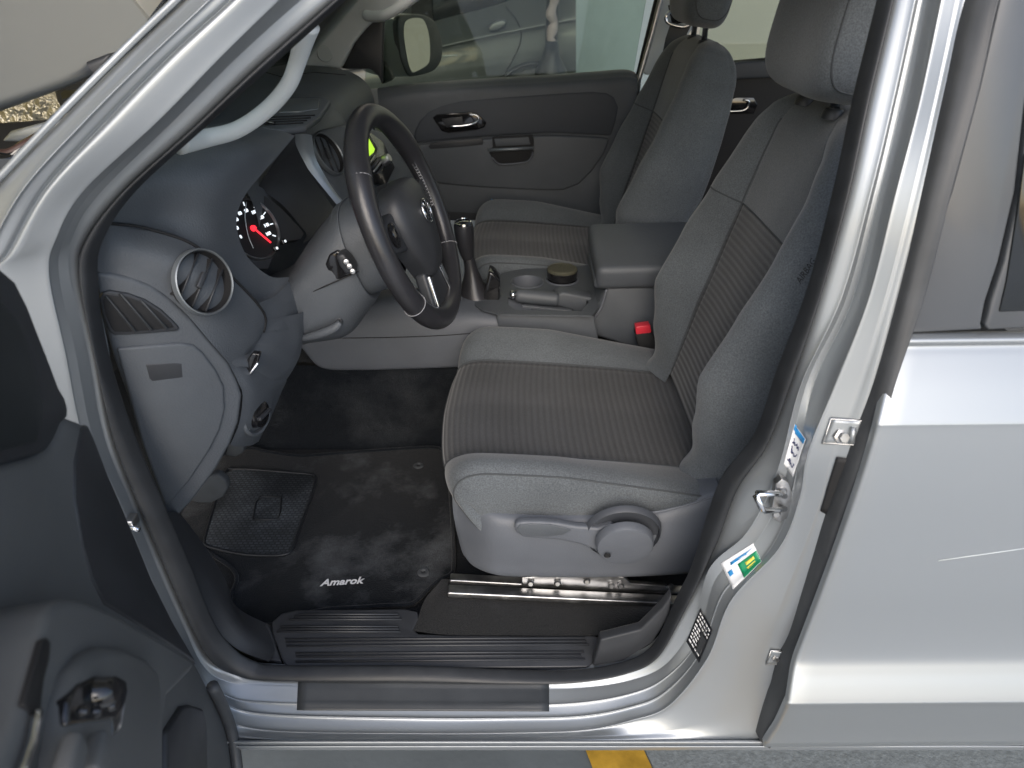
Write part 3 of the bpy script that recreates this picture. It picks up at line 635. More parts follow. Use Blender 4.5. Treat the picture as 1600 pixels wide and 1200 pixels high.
# vent pod panel between the joint and the end panel
LC = [(148,424,.128),(172,428,.145),(207,435,.157),(237,447,.168),(268,469,.180),(298,498,.19),(325,530,.198),(345,553,.205),(357,567,.212),(360,572,.214)]
LB = [(148,385,.122),(170,388,.145),(215,393,.168),(262,405,.187),(300,425,.203),(337,460,.22),(362,490,.24),(385,520,.26),(395,535,.27),(395,545,.27)]
vpan = loft('vent_panel', [L(LA), L(LB), L(LC)], M['plastic'], DB, nu=60, nv=8); BVP = bvh_of(vpan)
# end panel with side vent and fuse cover
def EY(px, py): return .128 + max(0, (px - 148)) / 220 * .085
def E(pts, d=0.0): return [U(x, y, EY(x, y) + d) for x, y in pts]
ec = [(148,424),(172,428),(207,435),(237,447),(268,469),(298,498),(325,530),(345,553),(357,567),(372,597),(379,618),(374,660),(362,692),(338,735),(300,785),(280,806),(266,812),(256,800),(225,705),(200,620),(178,560),(160,500)]
slab('end_panel', E(ec, .003), .03, M['plastic'], DB, bevel=.007, seg=4)
fc = [(182,545),(230,541),(280,537),(302,540),(318,553),(338,580),(350,604),(352,640),(344,672),(328,704),(296,752),(262,792),(256,786),(224,698),(202,620)]
slab('fuse_cover', E(fc, -.0015), .012, M['plastic'], DB, bevel=.004, seg=3)
slab('blank_plate', E([(228,570),(272,567),(284,568),(286,590),(238,596),(234,592)], -.0025), .004, M['plastic_dark'], DB, bevel=.0012)
# triangular side vent
vo = [(156,468),(160,458),(172,455),(200,459),(228,469),(252,484),(272,503),(281,513),(278,518),(240,521),(200,524),(178,524),(170,518),(160,492)]
SV = slab('side_vent', E(vo, -.001), .012, M['plastic_dark'], T, bevel=.003)
vi = [(161,470),(166,461),(200,464),(228,474),(250,488),(268,505),(272,512),(240,516),(200,519),(180,519),(174,512),(164,490)]
slab('vent_throat', E(vi, -.0016), .01, M['black'], SV, bevel=.001)
for (x0, y0, x1, y1) in ((166,463,212,518),(188,459,238,516),(221,470,262,514)):
    a, b = U(x0, y0, EY(x0, y0) - .004), U(x1, y1, EY(x1, y1) - .004)
    V, Fc = slab_data([a, b, b + Vector((-.010, .003, -.004)), a + Vector((-.010, .003, -.004))], .0018); mk('vane', V, Fc, M['plastic_dark'], SV, smooth=False)
    tube('vane_edge', [a, b], .0011, M['rubberpad'], SV, n=6)
# round vents
def round_vent(c, n, r, ang):
    rv = thing_part = bpy.data.objects.new('air_vent', None); COL.objects.link(rv); rv.parent = T
    c = Vector(c); a, b, d = basis(n)
    lathe('vent_ring', [(r*.95,-.004),(r*.955,.003),(r*.985,.005),(r*1.015,.004),(r*1.035,.0),(r*1.04,-.004)], c, n, M['alu'], rv, 64)
    lathe('vent_barrel', [(r*.94,.003),(r*.90,-.012),(r*.80,-.03),(0,-.034)], c, n, M['black'], rv, 48)
    ca, sa = math.cos(ang), math.sin(ang); u = a * ca + b * sa; w = b * ca - a * sa
    for k, off in enumerate((-.48, -.02, .46)):
        hw = r * .86 * math.sqrt(max(.05, 1 - off * off)); o = c + w * r * off - d * .004
        V, Fc = slab_data([o - u*hw, o + u*hw, o + u*hw*.96 - d*.016 + w*.006, o - u*hw*.96 - d*.016 + w*.006], .002); mk('vane', V, Fc, M['black'], rv, smooth=False)
        tube('vane_edge', [o - u*hw, o + u*hw], .0016, M['plastic_dark'], rv, n=6)
    box('vent_tab', c + w * r * .1 + d * .001, (r*.55, .008, .006), M['plastic_dark'], rv, rot=Matrix((u, w, d)).transposed(), bevel=.002)
    return rv
vd = ray(315.5, 441).normalized(); vh = BVP.ray_cast(CAM, vd); vq = vh[0]; vnn = vh[1] if vh[1].dot(vd) < 0 else -vh[1]
vnn = (vnn * .7 + Vector((.845,-.095,.52)) * .3).normalized()
round_vent(vq + vnn * .004, vnn, .0475 * (vq - CAM).length / (U(315.5,441,.28) - CAM).length, R(40))
# lower dash panels right of the end panel
d1 = [[U(x, y, yy) for x, y, yy in r] for r in (
    [(360,574,.214),(366,560,.225),(380,545,.26),(398,535,.28),(412,519,.312),(416,500,.317)],
    [(390,575,.245),(400,565,.26),(418,552,.30),(430,540,.32),(440,520,.35),(442,495,.36)],
    [(420,600,.30),(430,590,.31),(446,570,.35),(456,555,.37),(464,530,.39),(466,490,.40)],
    [(440,600,.36),(450,590,.37),(462,570,.39),(470,550,.41),(474,520,.42),(478,485,.43)])]
loft('lower_panel', d1, M['plastic'], DB, nu=30, nv=5)
d1b = [[U(x, y, yy) for x, y, yy in r] for r in (
    [(402,474,.30),(416,500,.317),(412,519,.312)], [(430,462,.37),(445,480,.375),(444,515,.355)], [(452,440,.43),(462,470,.42),(470,520,.415)])]
loft('column_surround', d1b, M['plastic'], DB, nu=20, nv=5)
d2 = [[U(x, y, yy) for x, y, yy in r] for r in (
    [(357,567,.212),(372,597,.217),(379,618,.219),(374,660,.216),(360,695,.212)],
    [(378,572,.235),(392,592,.24),(400,618,.245),(392,665,.24),(370,698,.23)],
    [(410,575,.28),(425,598,.30),(424,618,.30),(418,660,.29),(392,696,.27)],
    [(440,575,.36),(448,592,.36),(440,612,.36),(424,650,.34),(404,690,.31)])]
loft('knee_panel', d2, M['plastic'], DB, nu=30, nv=5)
sw = slab('headlamp_leveller', [U(x, y, .243) for x, y in ((378,572),(394,552),(406,554),(403,566),(392,584),(381,586))], .012, M['gloss_black'], DB, bevel=.002)
tube('leveller_trim', [U(x, y, .242) for x, y in ((379,573),(381,584),(391,584),(403,567))], .0022, M['chrome'], DB, n=6)
KC = U(399,646,.262)
KN = bpy.data.objects.new('light_switch', None); COL.objects.link(KN); KN.parent = T
kn_n = (.95,-.25,.05)
lathe('switch_bezel', [(.036,-.01),(.037,.002),(.034,.005),(.031,.003),(.030,-.004)], KC, kn_n, M['plastic'], KN, 40)
lathe('switch_dial', [(.030,-.004),(.024,-.002),(.022,.004),(.021,.012),(.012,.015),(0,.015)], KC, kn_n, M['gloss_black'], KN, 40)
a, b, d = basis(kn_n)
box('switch_grip', KC + d * .016, (.034,.006,.008), M['plastic_dark'], KN, rot=Matrix((a, b, d)).transposed(), bevel=.002)
for k in range(5):
    t = R(50 + 40 * k); tube('switch_mark', [KC + a*math.cos(t)*.0255 + b*math.sin(t)*.0255, KC + a*math.cos(t)*.0285 + b*math.sin(t)*.0285], .0007, M['white'], KN, n=4)

# instrument binnacle: hollow under the visor
B1 = [(475,430,.47),(450,425,.45),(420,405,.42),(402,375,.40),(398,340,.40),(408,310,.41),(425,285,.44),(445,262,.49),(475,250,.56)]
hood_l = L(V0); deep_l = [p + Vector((-.13, .012, -.02)) for p in hood_l]
loft('binnacle', [hood_l, [p.lerp(q, .5) for p, q in zip(hood_l, deep_l)], deep_l], M['plastic_dark'], DB, nu=50, nv=3)
mk('binnacle_back', [(-.60,.30,.95),(-.60,.80,.95),(-.60,.80,1.26),(-.60,.30,1.26)], [(0,1,2,3)], M['black'], DB, smooth=False)
# instrument cluster face
ic = Vector((-.43, .52, 1.105)); icn = Vector((.80, -.40, .45)).normalized()
def IC(pts, lift=0.0): return [UP(x, y, ic + icn * lift, icn) for x, y in pts]
W0 = [(461,212,.53),(463,228,.60),(478,258,.665),(500,295,.705),(525,330,.715),(545,350,.70)]
w0 = L(W0); w1 = IC([(400,298),(416,302),(443,322),(468,351),(479,366),(474,380)], -.004)
loft('visor_wing', [w0, [p.lerp(q, .5) + Vector((0, .012, .006)) for p, q in zip(w0, w1)], w1], M['plastic_dark'], DB, nu=40, nv=4)
CL = slab('instrument_cluster', IC([(383,318),(396,301),(415,306),(440,325),(468,355),(476,365),(470,374),(440,378),(430,395),(420,420),(400,420),(372,400),(366,350)]), .02, M['plastic_dark'], T, bevel=.002)
dc = UP(393,358, ic, icn)
a, b, d = basis(icn)
rr = .054
lathe('dial_face', [(0,.002),(rr*.95,.002)], dc, icn, M['black'], CL, 48)
lathe('dial_ring', [(rr*.94,.002),(rr*.96,.006),(rr,.006),(rr*1.03,.001)], dc, icn, M['steel'], CL, 64)
M['dial'] = mat('lit dial print', (0.8, 0.85, 0.9), 0.5, emit=(0.85, 0.93, 1.0), es=0.55)
M['dial_red'] = mat('lit red needle', (0.8, 0.02, 0.03), 0.5, emit=(1.0, 0.03, 0.05), es=0.7)
for k in range(9):
    t = R(190 - 28 * k); p = dc + (a * math.cos(t) + b * math.sin(t)) * rr * .86 + d * .003; q = dc + (a * math.cos(t) + b * math.sin(t)) * rr * .74 + d * .003
    tube('dial_tick', [p, q], .0011, M['dial'], CL, n=4)
    o = dc + (a * math.cos(t) + b * math.sin(t)) * rr * .58 + d * .003
    text('dial_number', str(k * 20 if k else 0), rr * .145, M['dial'], CL, o, a, b, bold=.0003)
t = R(-60); tube('needle', [dc + d * .006, dc + (a * math.cos(t) + b * math.sin(t)) * rr * .7 + d * .006], .0017, M['dial_red'], CL, n=6)
lathe('needle_hub', [(0,.010),(.004,.009),(.0055,.004)], dc, icn, M['dial_red'], CL, 20)
for i, (x, y) in enumerate(((430,389),(443,378))):
    c = UP(x, y, ic + icn * .004, icn); box('trip_button', c, (.010,.010,.008), M['gloss_black'], CL, rot=Matrix((a, b, d)).transposed(), bevel=.002)
    lathe('button_mark', [(0,.0052),(.0025,.0052)], c, icn, M['dial'], CL, 12)
tube('glass_edge', IC([(385,316),(383,340),(388,368),(396,388)], .01), .0008, M['trim_light'], CL, n=5, res=16)
# dash top and passenger side
pr = [(-.80,1.20),(-.74,1.228),(-.64,1.24),(-.50,1.232),(-.425,1.208),(-.392,1.165),(-.385,1.10),(-.40,1.02),(-.43,.95),(-.50,.88)]
rails = []
for yv, dx, dz in ((.50,-.05,-.01),(.66,-.04,-.005),(.74,-.03,0),(.82,0,0),(1.05,.005,.004),(1.12,-.02,0),(1.35,-.02,0),(1.55,-.022,-.004),(1.63,-.035,-.012),(1.67,-.075,-.03),(1.69,-.14,-.06)):
    rails.append([Vector((x + dx * (1 if x > -.7 else .3), yv, z + dz)) for x, z in pr])
rails = [[r[i] for i in range(len(pr))] for r in rails]
loft('dash_top', rails, M['plastic'], DB, nu=70, nv=5)
mk('dash_front_shelf', [(-.72,.14,1.175),(-.56,.17,1.175),(-.52,.55,1.205),(-.90,.55,1.205)], [(0,1,2,3)], M['plastic'], DB)
# silver strip and centre stack
sp = [(461,210,.72),(462,238,.725),(482,265,.73),(510,300,.735),(538,334,.74)]; sp2 = [(487,211,.745),(493,245,.745),(511,280,.75),(526,302,.755),(548,328,.76)]
loft('silver_strip', [L(sp), [p.lerp(q, .5) + Vector((.004, -.002, .002)) for p, q in zip(L(sp), L(sp2))], L(sp2)], M['alu_strip'], DB, nu=30, nv=4)
vc = U(512,241,.80); vn = Vector((.85,-.2,.485)).normalized()
def VN(pts, lift=0.0): return [UP(x, y, vc + vn * lift, vn) for x, y in pts]
CS = slab('centre_stack', VN([(486,212),(505,200),(540,192),(560,196),(600,204),(640,232),(664,300),(660,345),(600,350),(552,332),(527,302),(510,280),(492,245)], -.004), .06, M['plastic'], T, bevel=.01, nrm=vn)
round_vent(vc + vn * .002, vn, .044, R(70))
round_vent(UP(566,226, vc, vn) + Vector((-.01, .10, .0)), vn, .04, R(70))
RD2 = slab('radio', VN([(556,212),(575,203),(600,222),(618,262),(604,290),(578,285),(560,250)], .003), .02, M['gloss_black'], T, bevel=.003, nrm=vn)
M['screen'] = mat('lit green display', (0.1, 0.25, 0.02), 0.3, emit=(0.36, 0.62, 0.03), es=0.75)
slab('display', VN([(561,214),(571,206),(586,233),(584,238),(570,250),(563,235)], .0045), .003, M['screen'], RD2, bevel=.0006, nrm=vn)
tube('display_frame', VN([(558,212),(572,203),(589,233),(587,239),(571,254),(562,236)], .005), .0016, M['plastic_dark'], RD2, n=6, closed=True)
for i in range(4):
    tube('radio_key', VN([(572 + i*6, 262 + i*3), (586 + i*6, 243 + i*3)], .006), .0022, M['plastic_dark'] if i % 2 else M['steel'], RD2, n=6)
lathe('volume_knob', [(0,.02),(.009,.02),(.011,.014),(.012,0)], VN([(598,252)], .004)[0], vn, M['steel'], RD2, 24)
# tray on the dash top
def TZ(pts, z): return [U(x, y, z=z) for x, y in pts]
tr = slab('top_tray', TZ([(406,199),(420,178),(437,151),(470,149),(505,150),(516,157),(500,180),(478,196),(440,202)], 1.249), .012, M['plastic'], DB, bevel=.004)
slab('tray_screen', TZ([(436,175),(443,154),(499,153),(497,169),(470,174)], 1.2505), .003, M['alu'], DB, bevel=.001)
for k in range(4):
    tube('tray_groove', TZ([(422 - k*3, 183 + k*4), (492 - k*6, 180 + k*4)], 1.2502), .0012, M['black'], DB, n=5)
tube('tray_latch', TZ([(404,194),(415,190),(428,193)], 1.252), .003, M['gloss_black'], DB, n=8)
tube('dash_top_joint', TZ([(398,108),(440,120),(490,113),(540,117)], 1.243), .0012, M['black'], DB, n=5)

# ------------------------------------------------------------------ steering column and wheel
Wc = Vector((-.178, .52, 1.109)); Wn = Vector((math.cos(R(20)) * math.cos(R(6)), -math.cos(R(20)) * math.sin(R(6)), math.sin(R(20))))
wa, wb, _ = basis(Wn)
def WP(p, q, h): return Wc + wa * p + wb * q + Wn * h
SC = bpy.data.objects.new('steering_column', None); COL.objects.link(SC); SC.parent = T
def ring(cx, cz, ry, rzu, rzd, n=28, tilt=.30):
    out = []
    for k in range(n):
        t = 2 * math.pi * k / n; s = math.sin(t); c = math.cos(t); rz = rzu if s > 0 else rzd
        e = 2.6; x = math.copysign(abs(c) ** (2 / e), c); zz = math.copysign(abs(s) ** (2 / e), s)
        out.append(Vector((cx - zz * rz * tilt, .52 + x * ry, cz + zz * rz)))
    return out
secs = [(-.212,1.085,.068,.064,.070),(-.222,1.082,.076,.070,.077),(-.250,1.072,.082,.074,.084),(-.285,1.06,.082,.070,.084)]
loft('wheel_collar', [ring(*s) for s in secs] , M['plastic'], SC, nu=64, nv=4, closed=True)
secs = [(-.272,1.062,.078,.066,.080),(-.268,1.064,.087,.075,.090),(-.272,1.061,.0905,.077,.094),(-.295,1.042,.096,.073,.102),(-.335,1.012,.100,.062,.112),(-.395,.975,.104,.036,.086),(-.46,.95,.104,.03,.07)]
loft('column_shroud', [ring(*s) for s in secs], M['plastic'], SC, nu=72, nv=5, closed=True)
st = slab('stalk_socket', [U(x, y, .424) for x, y in ((508,413),(514,398),(526,392),(540,397),(554,414),(556,424),(548,432),(532,437),(522,438),(512,428))], .02, M['gloss_black'], SC, bevel=.003)
slab('column_stalk', [U(x, y, .405) for x, y in ((524,400),(536,396),(548,410),(556,424),(548,430),(538,428),(530,416))], .03, M['plastic_dark'], SC, bevel=.005)
for x, y in ((541,409),(546,416),(551,424)): lathe('stalk_ring', [(0,.003),(.004,.002),(.005,0)], U(x, y, .403), (.2,-.95,.2), M['steel'], SC, 14)
slab('lever_recess', [U(x, y, .430) for x, y in ((464,528),(466,518),(490,508),(520,497),(532,497),(536,504),(530,514),(505,526),(480,534),(468,533))], .01, M['plastic_dark'], SC, bevel=.002)
tube('tilt_lever', [U(472,529,.42), U(500,522,.415), U(522,513,.414), U(532,504,.418)], [.006,.008,.008,.006], M['plastic'], SC, n=10, res=16)
tube('shroud_joint', L([(457,465,.43),(490,455,.421),(525,440,.421),(560,424,.424)]), .0012, M['black'], SC, n=5)

SW = bpy.data.objects.new('steering_wheel', None); COL.objects.link(SW); SW.parent = T
rimR = .1785; NP = 120
P = [WP(math.cos(2*math.pi*k/NP)*rimR, math.sin(2*math.pi*k/NP)*rimR, 0) for k in range(NP)]
rad = [.0195 + .0022 * math.exp(-((abs(((360*k/NP + 90) % 360) - 180) - 52) / 16) ** 2) for k in range(NP)]
V, Fc = tube_data(P, rad, 20, True, 0.92); rim = mk('rim', V, Fc, M['leather'], SW)
for ang in (38, 142, 215, 325):
    t = R(ang); c = WP(math.cos(t)*rimR, math.sin(t)*rimR, 0); td = WP(math.cos(t + .1)*rimR, math.sin(t + .1)*rimR, 0) - c
    u = (c - Wc).normalized(); q = [c + u*math.cos(s)*.0208 + Wn*math.sin(s)*.0195 for s in [2*math.pi*i/20 for i in range(20)]]
    tube('rim_seam', q, .0007, M['stitch'], rim, n=5, closed=True)
# stitching on the inside of the grips
stt = []
for base in (20, 158):
    for k in range(26):
        t = R(base + (k - 13) * 2.2); t2 = t + R(1.4); r1 = rimR - .0195
        stt.append(tube_data([WP(math.cos(t)*r1, math.sin(t)*r1, .004), WP(math.cos(t2)*r1, math.sin(t2)*r1, -.003)], .0008, 4)); stt.append(tube_data([WP(math.cos(t2)*r1, math.sin(t2)*r1, .004), WP(math.cos(t)*r1, math.sin(t)*r1, -.003)], .0008, 4))
V, Fc, _m = merge(stt); o = mk('rim_stitching', V, Fc, M['stitch'], rim); o['kind'] = 'stuff'
po = [(0,.066),(.04,.064),(.068,.054),(.082,.03),(.084,0),(.074,-.035),(.056,-.07),(.040,-.095),(.02,-.104),(0,-.105),(-.02,-.104),(-.040,-.095),(-.056,-.07),(-.074,-.035),(-.084,0),(-.082,.03),(-.068,.054),(-.04,.064)]
pc2 = crv([Vector((x, y, 0)) for x, y in po], 64, True)
rows = []
for s, h in ((.02,.034),(.2,.0335),(.4,.032),(.6,.029),(.78,.0245),(.9,.019),(.97,.012),(1.0,.002),(1.0,-.02)):
    rows.append([WP(p.x * s, p.y * s - .004 * (1 - s), h) for p in pc2])
grid('airbag_pad', rows, M['plastic_dark'], SW, cu=True)
for sg in (-1, 1):
    sp_ = [WP(sg*.078, .038, .004), WP(sg*.12, .030, .002), WP(sg*.168, .034, .0), WP(sg*.172, -.012, .0), WP(sg*.12, -.022, .002), WP(sg*.072, -.034, .004)]
    slab('spoke', sp_, .022, M['plastic_dark'], SW, bevel=.006, nrm=Wn)
    cc = WP(sg*.108, .006, .003)
    lathe('spoke_button', [(0,.006),(.016,.005),(.021,.002),(.022,-.004)], cc, Wn, M['gloss_black'], SW, 28)
    tr_ = [WP(sg*.030,-.100,.008), WP(sg*.046,-.094,.008), WP(sg*.058,-.150,.006), WP(sg*.046,-.158,.006)]
    slab('spoke_trim', tr_, .006, M['chrome'], SW, bevel=.002, nrm=Wn)
    slab('trim_inset', [WP(sg*.036,-.106,.0088), WP(sg*.045,-.102,.0088), WP(sg*.052,-.138,.0068), WP(sg*.044,-.142,.0068)] , .002, M['plastic_dark'] if sg < 0 else M['alu'], SW, bevel=.0005, nrm=Wn)
slab('lower_spoke', [WP(-.05,-.085,.004), WP(.05,-.085,.004), WP(.066,-.165,.0), WP(.03,-.172,0), WP(-.03,-.172,0), WP(-.066,-.165,.0)], .022, M['plastic_dark'], SW, bevel=.006, nrm=Wn)
slab('hub_back', [WP(math.cos(R(k*30))*.07, math.sin(R(k*30))*.07, -.012) for k in range(12)], .035, M['plastic_dark'], SW, nrm=Wn)
em = [WP(math.cos(2*math.pi*k/40)*.0205, .004 + math.sin(2*math.pi*k/40)*.0205, .0352) for k in range(40)]
eb = tube('emblem', em, .0022, M['chrome'], SW, n=8, closed=True)
def EM(x, y): return WP(x * .0205, .004 + y * .0205, .0352)
for pts in ([(-.42,.86),(0,.12),(.42,.86)], [(-.88,.42),(-.42,-.82),(0,.02),(.42,-.82),(.88,.42)]):
    tube('emblem_bar', [EM(x, y) for x, y in pts], .0021, M['chrome'], eb, n=8)

# ------------------------------------------------------------------ centre console
CO = bpy.data.objects.new('centre_console', None); COL.objects.link(CO); CO.parent = T
k0 = L([(470,540),(503,571),(560,575),(640,573),(720,570),(830,566)], .815)
k1 = L([(490,528),(535,528),(610,527),(690,524),(760,519),(830,517)], .822)
k2 = L([(520,505),(565,495),(625,492),(695,494),(752,494),(830,500)], .838)
k3 = L([(545,490,.86),(585,470,.87),(635,466,.87),(700,474,.87),(752,480,.87),(830,492,.86)])
k4 = L([(560,480,.93),(590,455,.95),(640,450,.95),(700,452,.95),(750,455,.93),(830,470,.93)])
loft('console_side', [[p + Vector((0, .01, -.005)) for p in k0], k0, k1, k2, k3, k4], M['plastic_mid'], CO, nu=50, nv=5, thick=.004)
tube('console_joint', [p + Vector((0,-.001,0)) for p in k1], .001, M['black'], CO, n=5, res=30)
def plate_holes(name, outer, holes, th, m, parent):
    bm = bmesh.new(); o0 = offs(parent); es = []
    for lp in [outer] + holes:
        vs = [bm.verts.new(Vector(p) - o0) for p in lp]
        for i in range(len(vs)): es.append(bm.edges.new((vs[i], vs[(i + 1) % len(vs)])))
    bmesh.ops.triangle_fill(bm, use_beauty=True, use_dissolve=False, edges=es)
    bmesh.ops.recalc_face_normals(bm, faces=bm.faces)
    if bm.faces and sum(f.normal.z for f in bm.faces) < 0: bmesh.ops.reverse_faces(bm, faces=bm.faces)
    me = bpy.data.meshes.new(name); bm.to_mesh(me); bm.free(); me.materials.append(m)
    ob = bpy.data.objects.new(name, me); COL.objects.link(ob); ob.parent = parent
    s = ob.modifiers.new('solid', 'SOLIDIFY'); s.thickness = th; s.offset = -1; return ob
CZ = .792
ct = TZ([(742,476),(755,484),(782,491),(925,493),(944,470),(960,430),(946,410),(900,416),(850,414),(795,424),(768,432),(750,440)], CZ)
c1 = U(824,441, z=CZ); c2 = U(878,437, z=CZ)
hb = TZ([(794,464),(905,458),(920,472),(908,486),(804,484),(793,476)], CZ)
circ = lambda c, r, n=32: [c + Vector((math.cos(2*math.pi*k/n)*r, math.sin(2*math.pi*k/n)*r, 0)) for k in range(n)]
plate_holes('console_top', ct, [circ(c1, .040), circ(c2, .040), hb], .004, M['plastic'], CO)
for c in (c1, c2):
    lathe('cup_holder', [(.0425,.0),(.042,.003),(.039,.003),(.037,-.004),(.034,-.05),(0,-.052)], c, (0,0,1), M['plastic_mid'], CO, 40)
slab('console_flank', [U(x, y, .822) for x, y in ((778,489),(850,492),(928,492),(940,560),(790,560),(776,500))], .02, M['plastic'], CO, bevel=.004)
slab('handbrake_well', [p + Vector((0,0,-.035)) for p in hb], .004, M['plastic_dark'], CO)
hbw = [p + Vector((0,0,-.035)) for p in hb]
grid('well_wall', [hb, hbw], M['plastic_dark'], CO, cu=True)
HB = bpy.data.objects.new('handbrake', None); COL.objects.link(HB); HB.parent = T
ha, hc = U(806,461,.905), U(872,468,.905)
tube('handbrake_grip', [ha, ha.lerp(hc, .1), ha.lerp(hc, .5), hc], [.013,.0165,.0175,.0165], M['plastic'], HB, n=20, res=20)
tube('handbrake_button', [ha + (ha - hc).normalized()*.014, ha], .0105, M['chrome'], HB, n=16)
slab('handbrake_base', [U(x, y, .90) for x, y in ((866,462),(880,457),(926,466),(918,484),(905,497),(892,484),(868,478))], .045, M['plastic'], HB, bevel=.006)
beam('handbrake_arm', U(815,478,.905), U(893,486,.905), .03, .016, M['plastic'], HB)
# gear lever with boot surround
GL = bpy.data.objects.new('gear_lever', None); COL.objects.link(GL); GL.parent = T
gk = U(724,356,.93)
tube('gear_knob', [gk + Vector((0,0,.012)), gk + Vector((0,0,.006)), gk + Vector((.002,0,-.02)), gk + Vector((.005,0,-.05)), gk + Vector((.01,0,-.075))], [.019,.0225,.0225,.019,.014], M['leather'], GL, n=24, res=24)
lathe('knob_cap', [(0,.016),(.017,.015),(.0205,.012),(.0215,.008)], gk + Vector((0,0,.0)), (-.05,-.1,1), M['gloss_black'], GL, 32)
lathe('knob_ring', [(.0165,.0155),(.0175,.017),(.020,.0155),(.021,.012)], gk, (-.05,-.1,1), M['chrome'], GL, 32)
tube('gear_boot', [gk + Vector((.01,0,-.07)), gk + Vector((.016,0,-.11)), gk + Vector((.02,0,-.16)), gk + Vector((.025,0,-.19))], [.013,.018,.036,.05], M['leather'], GL, n=20, res=20)
slab('gear_surround', [U(x, y, .90) for x, y in ((764,424),(772,428),(782,440),(781,462),(778,486),(766,484),(752,480),(758,452))], .05, M['gloss_black'], CO, bevel=.005)
tube('surround_trim', L([(752,481,.895),(762,484,.895),(757,478,.91),(760,450,.93)]), .003, M['chrome'], CO, n=8)
tube('surround_bar', L([(738,468,.90),(750,468,.90)]), .006, M['chrome'], CO, n=10)
# armrest and its pedestal
arm = box('armrest', (.365,.967,.884), (.345,.238,.060), M['plastic'], CO, rot=Matrix.Rotation(R(-1.5), 3, 'Y') @ Matrix.Rotation(R(8), 3, 'X'), bevel=.017, seg=5)
box('armrest_front_lip', (.205,.955,.85), (.03,.19,.03), M['plastic'], CO, bevel=.01)
slab('console_pedestal', [U(x, y, .868) for x, y in ((946,449),(1045,446),(1075,565),(1010,557),(960,535),(902,518),(922,498),(936,475))], .17, M['plastic'], CO, bevel=.01)
tube('pedestal_edge', L([(948,452,.866),(940,478,.866),(926,500,.866),(903,519,.866)]), .004, M['plastic_mid'], CO, n=8, res=20)
# seat belt buckle
BK = bpy.data.objects.new('belt_buckle', None); COL.objects.link(BK); BK.parent = T
slab('buckle_body', [U(x, y, .80) for x, y in ((992,521),(1018,519),(1034,549),(1031,556),(1018,556),(998,545))], .028, M['black'], BK, bevel=.003)
slab('buckle_button', [U(x, y, .798) for x, y in ((993,511),(1016,508),(1018,520),(994,523))], .024, M['red'], BK, bevel=.002)
# small pot in the cup holder
AT = thing('ashtray', 'round black lidded pot standing in the rear cup holder of the console', 'ashtray', tuple(c2 + Vector((0, 0, -.05))))
lathe('pot_body', [(0,-.048),(.033,-.048),(.036,.005),(.0385,.012),(.0385,.024),(.036,.026)], c2, (0,0,1), M['gloss_black'], AT, 40)
M['pot_lid'] = mat('textured pot lid', (0.07, 0.068, 0.045), 0.6, grain=500, gs=.9, gd=.002, var=.3, vs=200)
lathe('pot_lid', [(.0375,.024),(.038,.030),(.034,.033),(.0335,.0315),(0,.0315)], c2, (0,0,1), M['pot_lid'], AT, 40)
# ------------------------------------------------------------------ front seats
def scal(tab, s):
    v = crv([Vector((p[1], 0, 0)) for p in tab], 3)  # placeholder keeps tables explicit
    for (a, b), (c, d) in zip(tab, tab[1:]):
        if s <= c:
            t = (s - a) / (c - a); t = t * t * (3 - 2 * t) * .5 + t * .5; return b + (d - b) * t
    return tab[-1][1]
A_T = [(0,.03),(.12,.06),(.26,.088),(.45,.072),(.62,.05),(.8,.028),(.92,.012),(1,.004)]
W_T = [(0,.238),(.26,.258),(.5,.26),(.62,.252),(.75,.238),(.86,.214),(.93,.182),(.97,.150),(1.0,.11)]
BQ = [(0,0,0),(.28,0,0),(.50,.05,0),(.545,.12,-.001),(.66,.62,0),(.80,1.0,0),(.92,.86,-.004),(1.0,.45,-.02),(1.02,.1,-.05),(.98,0,-.085),(.85,0,-.11),(0,0,-.115)]
BQV = [Vector(q) for q in BQ]
CQ = [(0,0,0),(.3,-.002,0),(.56,.0,0),(.64,.002,0),(.75,.022,0),(.88,.034,0),(.965,.028,0),(1.0,.006,0),(1.0,-.03,0),(.965,-.075,0)]
CQV = [Vector(q) for q in CQ]
CPATH = [Vector(p) for p in ((-.095,.600,0),(-.122,.650,0),(-.137,.695,0),(-.125,.720,0),(-.085,.733,0),(0,.731,0),(.12,.723,0),(.25,.712,0),(.42,.692,0))]
def cr1(P, t):
    m = len(P); t = max(0, min(t, m - 1 - 1e-6)); k = int(t); f = t - k
    b, c = P[k], P[k + 1]; a = P[k - 1] if k > 0 else b * 2 - c; d = P[k + 2] if k + 2 < m else c * 2 - b
    return b + ((c - a) * f + (a * 2 - b * 5 + c * 4 - d) * f * f + (b * 3 - a - c * 3 + d) * f ** 3) * 0.5
